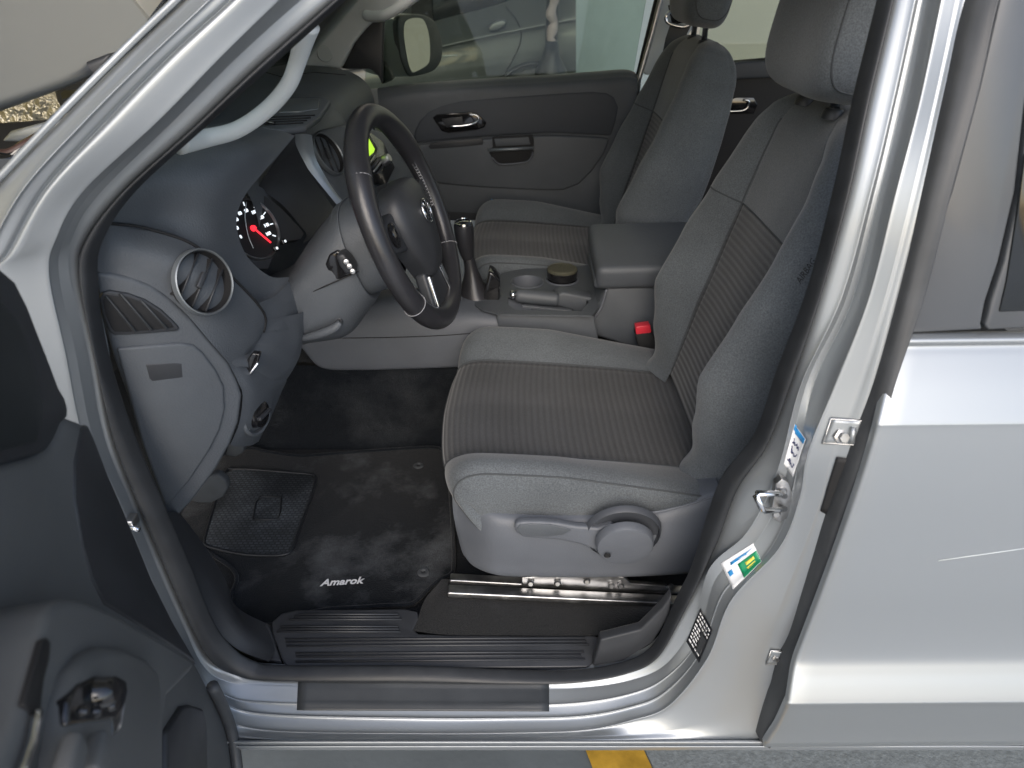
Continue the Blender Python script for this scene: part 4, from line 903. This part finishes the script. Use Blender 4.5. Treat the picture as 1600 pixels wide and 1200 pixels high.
def make_seat(name, label, yc, dzc, dzb, dxb, cat='car seat', near_cover=False, hz=0.0, hxo=0.0, side_label=None):
    S = thing(name, label, cat, (.15, yc, FZ), 'front seats')
    nf = Vector((-.97, 0, .24)).normalized()
    def back(q, s, sg):
        v = cr1(BQV, q); A = scal(A_T, s); w = scal(W_T, s); d = v.y * A + v.z
        bx = .345 + .14 * s + .012 * math.sin(math.pi * s); bz = .74 + .575 * s
        if s > .88:
            t = (s - .88) / .12; f = math.sqrt(max(0, 1 - t * t)); dm = -.055; d = dm + (d - dm) * max(f, .03)
        p = Vector((bx + dxb, yc + sg * v.x * w, bz + dzb)) + nf * d
        return p
    def cush(q, a, sg):
        v = cr1(CQV, q); t = a * (len(CPATH) - 1); c = cr1(CPATH, t); e = cr1(CPATH, t + .05) - cr1(CPATH, t - .05)
        n = Vector((-e.y, e.x, 0)).normalized(); am = max(0, min(1, (t - 1.6) / 2.6)); am = am * am * (3 - 2 * am)
        am *= 1 - .75 * max(0, min(1, (t - 5.6) / 2.2)); am *= 1.42 if sg > 0 else 1.15
        off = v.y * (am if v.y > 0 else (.35 + .65 * am)); u = v.x
        fx = .075 * abs(u) ** 2.5 * max(0, 1 - a) ** 1.3
        return Vector((c.x + n.x * off + fx, yc + sg * u * .275, c.y + n.y * off + dzc))
    def patch(nm, fn, qs, ss, m, parent, pitch, both=False):
        rows = []; uvs = []; ln = 0; prev = None
        for s in ss:
            r = [fn(q[0], s, q[1]) for q in qs]
            if prev is not None: ln += (r[len(r) // 2] - prev).length
            prev = r[len(r) // 2]
            rows.append(r); uvs += [(i * .01, ln / pitch) for i in range(len(r))]
        return grid(nm, rows, m, parent, uv=uvs)
    lin = lambda a, b, n: [a + (b - a) * i / (n - 1) for i in range(n)]
    # --- backrest
    bq = 3.0; full = [(q, -1) for q in lin(10.9, 0, 80)] + [(q, 1) for q in lin(0, 10.9, 80)][1:]
    insq = [(q, -1) for q in lin(bq, 0, 20)] + [(q, 1) for q in lin(0, bq, 20)][1:]
    BR = bpy.data.objects.new('backrest', None); COL.objects.link(BR); BR.parent = S
    patch('upper_panel', back, full, lin(.62, 1.0, 40), M['fabric'], BR, .016)
    patch('centre_insert', back, insq, lin(-.02, .62, 60), M['fabric_rib'], BR, .0128)
    for sg in (-1, 1):
        patch('side_bolster', back, [(q, sg) for q in lin(bq, 10.9, 70)], lin(-.06, .62, 60), M['fabric'], BR, .016)
    seam = [tube_data([back(bq, s, -1) for s in lin(0, .62, 40)], .0018, 6), tube_data([back(bq, s, 1) for s in lin(0, .9, 50)], .0018, 6)]
    seam.append(tube_data([back(5.6, s, 1) - nf * .0006 for s in lin(.0, .95, 50)], .0011, 5))
    seam.append(tube_data([back(q, .62, s) for q, s in [(q, -1) for q in lin(bq, 0, 20)] + [(q, 1) for q in lin(0, 6.5, 30)][1:]], .0016, 6))
    [mk('seam', s_[0], s_[1], M['seam'], BR) for s_ in seam]
    # --- cushion
    CU_ = bpy.data.objects.new('cushion', None); COL.objects.link(CU_); CU_.parent = S
    cq = 3.0
    insq = [(q, -1) for q in lin(cq, 0, 24)] + [(q, 1) for q in lin(0, cq, 24)][1:]
    a0 = 2.25 / 8
    patch('centre_insert', cush, insq, lin(a0, 1.0, 70), M['fabric_rib'], CU_, .0128)
    patch('front_panel', cush, insq, lin(0, a0, 14), M['fabric'], CU_, .016)
    for sg in (-1, 1):
        patch('side_bolster', cush, [(q, sg) for q in lin(cq, 9, 50)], lin(0, 1.0, 80), M['fabric'], CU_, .016)
    seam = []
    for sg in (-1, 1):
        seam.append(tube_data([cush(cq, a, sg) for a in lin(a0, 1, 60)], .0020, 6))
        seam.append(tube_data([cush(6.25, a, sg) for a in lin(.1, 1, 60)], .0017, 6))
    seam.append(tube_data([cush(q[0], a0, q[1]) for q in insq], .0018, 6))
    [mk('seam', s_[0], s_[1], M['seam'], CU_) for s_ in seam]
    # --- headrest on two posts
    hc = Vector((.495 + dxb + hxo, yc, 1.418 + dzb + hz)); tilt = Matrix.Rotation(R(8), 3, 'Y'); rows = []
    for j in range(25):
        ph = -math.pi / 2 + math.pi * j / 24; r = []
        for i in range(56):
            th = 2 * math.pi * i / 56; f = lambda v, e: math.copysign(abs(v) ** e, v)
            cx = f(math.cos(ph), .42); p = Vector((f(math.cos(th), .62) * cx * .058, f(math.sin(th), .55) * cx * .146, f(math.sin(ph), .55) * .108))
            p.y *= 1 - .10 * (p.z / .108) * .5; p.x -= .012 * (abs(p.y) / .138) ** 2 * (1 if p.x < 0 else 0)
            r.append(hc + tilt @ p)
        rows.append(r)
    HR = grid('headrest', rows, M['fabric'], S, cu=True)
    sp = []; bvh = bvh_of(HR)
    for sg in (-1, 1):
        q = []
        for i in range(40):
            t = 2 * math.pi * i / 40; f = lambda v, e: math.copysign(abs(v) ** e, v)
            o = hc + tilt @ Vector((f(math.cos(t), .7) * .046, sg * .3, f(math.sin(t), .6) * .086)); h = bvh.ray_cast(o, Vector((0, -sg, 0)))
            q.append(h[0] if h[0] is not None else hc)
        V, Fc = tube_data(q, .0016, 6, True); mk('headrest_seam', V, Fc, M['seam'], HR)
    for sg in (-1, 1):
        b = Vector((.493 + dxb + hxo, yc + sg * .062, 1.285 + dzb))
        tube('headrest_post', [b, b + Vector((.006, 0, .16 + hz))], .0075, M['chrome'], S, n=12)
        lathe('post_sleeve', [(.008,.006),(.013,.005),(.016,.0),(.017,-.01)], b + Vector((.001, 0, .012)), (.05,0,1), M['plastic_dark'], S, 20)
    # plinth under the cushion
    box('seat_plinth', (.14, yc, .555 + dzc * .5), (.40, .42, .17), M['plastic_dark'], S, bevel=.02)
    return S, back, cush
DS, dback, dcush = make_seat('front_seat', 'grey cloth driver seat with ribbed dark insert beside the open door', .52, 0, 0, 0)
PS, pback, pcush = make_seat('front_seat', 'grey cloth passenger seat on the far side beyond the console armrest', 1.38, .045, .02, -.03, hz=.02, hxo=.022)
# driver seat side cover and height lever
def CY(px): return .236 + max(0, 770 - px) / 60 * .05
top = [(707,760),(722,778),(760,797),(800,805),(870,807),(925,806),(940,801),(975,797),(1005,803),(1060,790),(1125,770)]
mid = [(708,800),(722,822),(760,832),(800,836),(870,838),(925,840),(940,840),(975,840),(1005,842),(1060,838),(1125,830)]
low = [(716,840),(730,865),(765,876),(800,880),(870,882),(925,884),(940,884),(975,884),(1005,884),(1060,880),(1125,872)]
bot = [(726,868),(742,884),(770,896),(800,900),(870,901),(925,901),(940,901),(975,900),(1005,899),(1060,896),(1125,890)]
def cvr(pts, d): return [U(x, y, CY(x) + d) for x, y in pts]
SCV = loft('side_cover', [[p + Vector((0, .06, .004)) for p in cvr(top, .012)], cvr(top, .010), cvr(mid, -.006), cvr(low, -.002), cvr(bot, .012), [p + Vector((0, .08, -.006)) for p in cvr(bot, .014)]], M['plastic_mid'], DS, nu=70, nv=6)
dn2 = Vector((0, -.985, -.17)).normalized(); dcn = U(976, 849, .205)
lathe('lever_recess', [(.066,-.012),(.0635,-.003),(.0615,-.001),(.0605,-.012),(0,-.013)], dcn + Vector((-.001,.012,.004)), dn2, M['plastic_shade'], SCV, 56)
lv = [(803,825),(806,818),(818,816),(845,816),(872,818),(900,823),(935,826),(956,818),(975,850),(960,880),(934,862),(905,851),(872,844),(840,842),(818,840),(807,834)]
slab('height_lever', [U(x, y, .216) for x, y in lv], .016, M['plastic_mid'], SCV, bevel=.006, seg=4)
lathe('lever_disc', [(0,.010),(.040,.0095),(.0455,.008),(.048,.004),(.049,-.006)], dcn, dn2, M['plastic_mid'], SCV, 56)
lgr = [(807,826),(812,820),(830,819),(860,820),(884,825),(893,829),(880,836),(855,839),(825,838),(812,834)]
slab('lever_grip', [U(x, y, .2145) for x, y in lgr], .004, M['plastic'], SCV, bevel=.0015)
for x, y in ((1003,842),(949,868)):
    lathe('disc_hole', [(0,.0),(.0045,.0),(.0055,.0012),(.006,0)], U(x, y, .1935), dn2, M['black'], SCV, 16)
tube('cover_edge', [U(1005,803,.226), U(1040,797,.224), U(1080,787,.222), U(1120,774,.222)], .002, M['plastic_mid'], SCV, n=6, res=20)
bb = [o for o in bpy.data.objects if (o.name.startswith('side_bolster') or o.name.startswith('upper_panel')) and o.parent and o.parent.parent == DS and o.parent.name.startswith('backrest')]
conform_text('airbag_tag', bvh_of(*bb), [(1251,444),(1275,409),(1268,402),(1243,437)], 'AIRBAG', M['black'], DS, (0, 0, 1, 1), lift=.001)
# ------------------------------------------------------------------ far side of the cabin
PD = bpy.data.objects.new('passenger_door', None); COL.objects.link(PD); PD.parent = T
r0 = [(590,138),(640,132),(700,127),(780,122),(850,118),(920,113),(975,109),(992,113)]
r1 = [(590,146),(640,140),(700,135),(780,130),(850,126),(920,121),(976,117),(996,122)]
r2 = [(592,168),(640,158),(700,152),(780,147),(850,143),(920,138),(978,134),(996,136)]
r3 = [(594,230),(640,228),(700,226),(780,224),(850,222),(920,220),(978,215),(990,212)]
r4 = [(596,290),(640,292),(700,294),(780,296),(850,298),(920,296),(965,280),(975,275)]
r5 = [(598,330),(640,335),(700,340),(780,345),(850,345),(920,340),(965,330),(975,325)]
loft('door_trim', [[p + Vector((0,.05,-.005)) for p in L(r0, 1.76)], L(r0, 1.76), L(r1, 1.725), L(r2, 1.70), L(r3, 1.705), L(r4, 1.70), L(r5, 1.72)], M['plastic'], PD, nu=60, nv=5)
M['plastic_insert'] = mat('dark grey door insert', (0.040, 0.046, 0.056), 0.6, grain=1100, gs=.2, var=.08)
up = [(646,224),(648,205),(655,190),(668,176),(690,165),(720,158),(790,152),(860,147),(925,143),(948,145),(960,152),(966,168),(962,190),(955,212),(930,211),(860,208),(800,211),(720,217)]
slab('upper_insert', [U(x, y, 1.697) for x, y in up], .02, M['plastic_insert'], PD, bevel=.006)
lo = [(640,232),(646,227),(720,220),(800,214),(860,211),(930,214),(953,217),(945,240),(925,268),(905,288),(880,298),(840,298),(760,294),(700,289),(660,284),(646,270)]
slab('lower_insert', [U(x, y, 1.692) for x, y in lo], .02, M['plastic'], PD, bevel=.008)
slab('door_pocket', [U(x, y, 1.715) for x, y in ((640,288),(700,292),(760,297),(840,301),(860,305),(850,345),(640,345))], .02, M['plastic_dark'], PD, bevel=.006)
hd = slab('handle_recess', [U(x, y, 1.692) for x, y in ((676,184),(682,179),(735,175),(745,177),(760,191),(757,199),(745,203),(700,208),(690,205),(681,192))], .01, M['gloss_black'], PD, bevel=.002)
tube('handle_lever', L([(703,198),(728,196),(742,192),(748,186),(744,180),(733,179)], 1.686), .0035, M['chrome'], hd, n=8, res=24)
slab('lever_back', [U(x, y, 1.6895) for x, y in ((690,186),(722,182),(724,196),(698,199))], .003, M['plastic_dark'], hd, bevel=.001)
slab('trim_slot', [U(x, y, 1.690) for x, y in ((669,229),(673,224),(700,221),(752,216),(755,219),(754,226),(700,231),(673,233))], .004, M['plastic_dark'], PD, bevel=.001)
pk = slab('pull_pocket', [U(x, y, 1.687) for x, y in ((769,214),(832,211),(834,218),(834,238),(828,250),(818,255),(785,258),(775,254),(768,245),(764,236),(770,230))], .006, M['black'], PD, bevel=.002)
slab('pocket_top', [U(x, y, 1.684) for x, y in ((772,217),(826,214),(829,226),(775,229))], .006, M['plastic'], pk, bevel=.002)
tube('pull_bar', L([(763,235),(800,233),(834,231)], 1.676), .0055, M['alu'], pk, n=10)
tube('pocket_rim', L([(769,246),(776,254),(786,257),(818,254),(828,249),(833,238)], 1.684), .003, M['plastic_mid'], pk, n=8, res=24)
slab('blue_tag', [U(x, y, 1.64) for x, y in ((766,316),(768,311),(774,316),(774,319),(767,319))], .003, M['blue'], PD)
# window glass, frame, sail panel
slab('door_glass', [U(x, y, 1.79) for x, y in ((570,140),(580,-60),(1020,-60),(990,112),(850,119),(700,128))], .004, M['glass'], PD)
tube('glass_channel', [U(998,118,1.775), U(1012,60,1.775), U(1027,0,1.775), U(1040,-50,1.775)], .010, M['black'], PD, n=8)
slab('sail_panel', [U(x, y, 1.745) for x, y in ((533,108),(540,92),(552,68),(570,45),(590,27),(600,30),(598,90),(597,132),(590,118),(578,108))], .03, M['plastic_dark'], PD, bevel=.006)
slab('mirror_foot', [U(x, y, 1.80) for x, y in ((597,95),(606,104),(616,122),(612,126),(597,132))], .03, M['plastic_dark'], PD, bevel=.004)
MI = bpy.data.objects.new('wing_mirror', None); COL.objects.link(MI); MI.parent = T
mn = Vector((.93,-.36,.02)).normalized(); mp = U(655, 72, 1.98)
def MP(pts, lift=0.0): return [UP(x, y, mp + mn * lift, mn) for x, y in pts]
sh = [(622,30),(640,22),(665,24),(681,35),(689,55),(692,80),(688,99),(676,112),(650,119),(640,118),(632,104),(625,78)]
sh1 = [p - mn * .07 + Vector((-.035,.0,0)) for p in MP(sh)]; cs = sum(sh1, Vector()) / len(sh1)
loft('mirror_shell', [[p - mn*.006 for p in MP(sh)] + [MP(sh)[0] - mn*.006], sh1 + [sh1[0]], [cs + (p - cs) * .8 - mn * .05 + Vector((-.03,0,0)) for p in sh1 + [sh1[0]]], [cs + (p - cs) * .3 - mn * .075 + Vector((-.04,0,0)) for p in sh1 + [sh1[0]]]], M['silver'], MI, nu=60, nv=5)
slab('mirror_frame', MP(sh), .02, M['plastic_dark'], MI, bevel=.006, nrm=mn, smooth=60)
mg = [(633,35),(641,29),(655,28),(663,33),(669,49),(672,72),(671,95),(664,104),(649,112),(643,111),(638,98),(633,70),(631,50)]
slab('mirror_glass', MP(mg, .0015), .004, M['mirror'], MI, nrm=mn, smooth=60)
# pillar trims and handles
def trimp(nm, pts, y, m=None, th=.04, bv=.008): return slab(nm, [U(p[0], p[1], p[2] if len(p) > 2 else y) for p in pts], th, m or M['trim_light'], T, bevel=bv)
trimp('far_pillar_trim', [(440,112),(470,60),(520,-10),(560,-70),(690,-70),(640,-10),(602,22),(588,28),(570,46),(552,68),(540,92),(532,107),(500,105)], 1.70)
lathe('trim_cap', [(0,.002),(.022,.002),(.0235,0)], U(508,84,1.698), (.2,-.97,.1), mat('grey trim cap', (.36,.39,.39), .6), T, 32)
tube('grab_handle', L([(572,24,1.68),(585,26,1.66),(605,22,1.62),(640,0,1.6),(690,-40,1.62)]), .015, M['trim_light'], T, n=12, res=30)
gh = L([(480,40,.262),(474,62,.27),(465,96,.285),(449,135,.295),(415,173,.30),(370,203,.295),(322,216,.28),(280,225,.24)])
tube('grab_handle', gh, [.014,.012,.0100,.0098,.010,.0105,.0115,.013], M['trim_light'], T, n=16, res=60, flat=1.15)
trimp('far_centre_pillar', [(1003,112),(1030,0),(1050,-60),(1120,-60),(1085,40),(1040,112),(1010,118)], 1.74)
tube('pillar_edge', L([(990,150),(1000,118),(1018,55),(1035,-10),(1045,-50)], 1.735), .008, M['steel'], T, n=8)
trimp('pillar_rubber', [(988,165),(996,118),(1003,117),(998,160),(992,170)], 1.74, M['rubber'], .02, .002)
SB = bpy.data.objects.new('seat_belt', None); COL.objects.link(SB); SB.parent = T
slab('belt_strap', [U(x, y, 1.67) for x, y in ((1048,36),(1080,40),(1072,56),(1060,60),(1035,84),(1040,60))], .002, M['rubber'], SB)
tube('belt_loop', L([(1050,16),(1042,24),(1041,32),(1048,38),(1068,42),(1082,36)], 1.66), .005, M['chrome'], SB, n=8, res=24)
slab('belt_anchor', [U(x, y, 1.675) for x, y in ((1044,8),(1062,6),(1082,36),(1050,38))], .01, M['gloss_black'], SB, bevel=.003)
# far rear door (trim blackened to paint the shade) and the dark rear cabin
RP = bpy.data.objects.new('far_rear_door', None); COL.objects.link(RP); RP.parent = T
slab('door_trim', [U(x, y, 1.72) for x, y in ((1040,118),(1150,96),(1215,90),(1400,90),(1400,420),(1040,420))], .04, M['black'], RP, bevel=.012)
slab('belt_rail', [U(x, y, 1.70) for x, y in ((1100,107),(1160,96),(1300,92),(1300,118),(1160,124),(1100,130))], .02, M['plastic_insert'], RP, bevel=.008)
hr = slab('handle_recess', [U(x, y, 1.712) for x, y in ((1134,158),(1150,152),(1178,152),(1184,164),(1178,178),(1134,178))], .01, M['gloss_black'], RP, bevel=.002)
tube('handle_lever', L([(1133,174),(1158,173),(1168,168),(1170,158),(1163,156)], 1.705), .004, M['chrome'], hr, n=8, res=20)
slab('door_glass', [U(x, y, 1.76) for x, y in ((1085,106),(1110,-60),(1420,-60),(1420,92),(1215,91),(1150,97))], .004, M['glass'], RP)
mk('rear_bench', [(.95,.15,.45),(.95,1.74,.45),(1.0,1.74,.85),(1.0,.15,.85),(1.25,1.74,.85),(1.25,.15,.85)], [(0,1,2,3),(3,2,4,5)], M['fabric'], T, smooth=False)
mk('rear_bulkhead', [(1.26,.12,.40),(1.26,1.78,.40),(1.34,1.78,1.18),(1.34,.12,1.18)], [(0,1,2,3)], M['plastic_dark'], T, smooth=False)
# windscreen
ws = [[Vector((-.66,.10,1.17)), Vector((-.745,.5,1.19)), Vector((-.775,.95,1.195)), Vector((-.745,1.4,1.19)), Vector((-.66,1.80,1.17))], [Vector((-.30,.17,1.53)), Vector((-.345,.5,1.56)), Vector((-.36,.95,1.57)), Vector((-.345,1.4,1.56)), Vector((-.30,1.73,1.53))]]
loft('windscreen', ws, M['glass_ws'], T, nu=30, nv=8, thick=.004)
tube('screen_trim', [p + Vector((-.004,-.003,.004)) for p in L([(360,-68,.145),(282,8,.13),(212,75,.118),(100,187,.086),(0,292,.066)])], .004, M['silver'], T, n=8, res=30)
# cab roof
rf = [[Vector((x, y, 1.80 - .20 * ((y - .95) / .72) ** 4 - (.12 * max(0, (-.05 - x) / .25) ** 2))) for y in (.23,.35,.55,.95,1.35,1.55,1.67)] for x in (-.28,-.18,-.05,.3,.7,1.1,1.35)]
loft('roof', rf, M['silver'], T, nu=30, nv=4)
loft('headliner', [[p + Vector((0, 0, -.035)) for p in r] for r in rf], M['trim_light'], T, nu=30, nv=4)
# raised bonnet
bn = [[Vector((-1.15,.25,1.19)), Vector((-1.15,.65,1.205)), Vector((-1.15,1.01,1.21)), Vector((-1.15,1.40,1.225)), Vector((-1.15,1.716,1.257)), Vector((-1.14,1.94,1.275))]]
for k in (.1,.3,.6,1.0):
    bn.append([Vector((p.x - .75 * k, p.y, p.z + .95 * k + .06 * math.sin(math.pi * k) )) for p in bn[0]])
BN = loft('bonnet', bn, M['silver'], T, nu=40, nv=5, thick=.02)
# engine bay glimpsed under the raised bonnet
EB = bpy.data.objects.new('engine_bay', None); COL.objects.link(EB); EB.parent = T
M['foil'] = mat('crumpled heat foil', (0.50, 0.46, 0.36), 0.35, 0.8, grain=28, gs=.9, gd=.03, var=.3, vs=20)
slab('heat_shield', [U(x, y, 1.55) for x, y in ((-60,230),(-60,170),(0,150),(25,135),(75,112),(100,120),(110,190),(60,200),(0,230))], .02, M['foil'], EB, bevel=.006)
bxp = slab('air_box', [U(x, y, 1.45) for x, y in ((78,128),(92,110),(130,98),(172,82),(166,112),(128,154),(106,183),(96,176),(86,158))], .12, M['plastic_dark'], EB, bevel=.02)
slab('box_plate', [U(x, y, 1.44) for x, y in ((94,146),(100,141),(132,137),(130,146),(122,158),(98,158))], .004, M['gloss_black'], EB, bevel=.002)
slab('wing_edge', [U(x, y, 1.60) for x, y in ((164,92),(210,78),(225,90),(162,126))], .05, M['silver'], EB, bevel=.01)
slab('cowl_edge', [U(x, y, 1.05) for x, y in ((0,222),(14,206),(60,194),(112,184),(100,200),(70,212),(32,222))], .03, M['silver'], EB, bevel=.008)
for k in range(7):
    a = random.uniform(0, .5); tube('hose', [U(-30, 232 + k * 12, 1.0 - .03*k), U(8 + 6*k, 240 + k * 5, .98), U(40 - 2*k, 226 + k * 4, 1.0), U(75, 206 + k * 3, 1.05)], .010 + .004 * (k % 3), M['gloss_black'] if k % 3 else mat('brown loom', (.06,.03,.025), .5), EB, n=10, res=24)
slab('bay_floor', [U(x, y, 1.15) for x, y in ((-80,400),(-80,200),(60,190),(140,180),(100,300))], .02, M['black'], EB)

# ------------------------------------------------------------------ outside, beyond the far windows
CAR = thing('parked_car', 'grey car parked outside beyond the passenger window', 'car', tuple(U(735, 60, 6.0) * Vector((1, 1, 0)) if False else (U(735, 60, 6.0).x, 6.0, 0)))
M['car_grey'] = mat('grey car paint', (0.085, 0.092, 0.09), 0.35, 0.4, 0.6, grain=1500, gs=.03, var=.04)
def cw(px, py, y=6.0): return U(px, py, y)
c0 = [(480,60),(600,30),(690,4),(760,-14),(840,-40),(900,-60)]
c1_ = [(480,84),(600,56),(690,30),(760,12),(815,-6),(900,-36)]
c2_ = [(480,118),(600,95),(690,72),(760,56),(840,40),(900,28)]
c3_ = [(480,124),(600,101),(690,77),(760,61),(840,45),(900,33)]
c4_ = [(480,160),(600,140),(690,132),(760,124),(840,112),(900,96)]
c5_ = [(480,250),(600,225),(690,215),(760,205),(840,190),(900,175)]
loft('body', [L(c1_, 6.05), L(c2_, 5.92), L(c3_, 5.95), L(c4_, 5.95), L(c5_, 6.1)], M['car_grey'], CAR, nu=50, nv=6)
slab('side_window', [U(x, y, 6.06) for x, y in ((520,70),(600,52),(680,34),(760,14),(800,2),(812,-20),(800,-60),(520,-40))], .03, M['glass_dark'], CAR, bevel=.006)
slab('window_pillar', [U(x, y, 6.02) for x, y in ((644,40),(676,32),(672,-40),(640,-40))], .03, M['black'], CAR)
slab('door_handle', [U(x, y, 5.86) for x, y in ((762,44),(770,36),(784,31),(791,33),(790,40),(780,46),(766,50))], .03, M['car_grey'], CAR, bevel=.01)
slab('handle_cup', [U(x, y, 5.90) for x, y in ((760,42),(772,32),(790,29),(792,36),(782,42),(766,50))], .01, M['plastic_dark'], CAR, bevel=.003)
tube('door_gap', L([(790,10),(806,30),(814,50),(812,70),(800,96),(790,112)], 5.93), .005, M['black'], CAR, n=6, res=24)
tube('body_crease', L([(690,88),(715,86)], 5.93), .006, M['trim_light'], CAR, n=6)
lathe('wheel', [(0,-.04),(.19,-.04),(.2,.0),(.29,.02),(.33,.0),(.34,-.08)], U(836,172,5.93), (0,-1,0), M['rubber'], CAR, 40)
tube('arch_edge', [U(836,172,5.92) + Vector((math.cos(t)*.37, 0, math.sin(t)*.37)) for t in [math.pi*i/20 for i in range(21)]], .018, M['plastic_dark'], CAR, n=8)
# upright between the car and the wall: stand with pale wrapped sleeve
PO = thing('stand', 'dark upright stand wrapped in pale cloth between the grey car and the wall', 'stand', (U(862, 60, 5.6).x, 5.6, 0))
p0 = U(862, 60, 5.6)
tube('stand_post', [Vector((p0.x, 5.6, 0)), Vector((p0.x, 5.6, 1.2)), Vector((p0.x + .02, 5.6, 1.9))], .05, M['plastic_dark'], PO, n=12)
tube('stand_foot', [Vector((p0.x, 5.55, .5)), Vector((p0.x, 5.55, .74)), Vector((p0.x, 5.55, .84)), Vector((p0.x, 5.55, .95))], [.16,.13,.07,.05], M['plastic_dark'], PO, n=10)
wrp = []
for k in range(9): wrp.append(Vector((p0.x + .015*math.sin(k*2.1), 5.56 + .01*math.cos(k*1.7), .86 + k * .055)))
M['cloth'] = mat('pale pink cloth', (.34,.28,.27), .9, grain=60, gs=.8, gd=.01, var=.2)
tube('wrap', wrp, [.02,.035,.028,.042,.03,.04,.03,.036,.02], M['cloth'], PO, n=12, res=40)
wall = box('wall', (2, 9.0, 3.75), (26, .2, 7.5), M['wall']); tag(wall, 'long beige workshop wall beyond the truck', 'wall')  # raised far above the view so the bonnet reflects sunlit beige
ff = U(930, 60, 8.6)
col = box('column', (ff.x + .15, 8.6, 1.75), (1.05, .5, 3.5), M['wall_blue'], bevel=.03); tag(col, 'blue grey painted column standing against the beige wall', 'column')
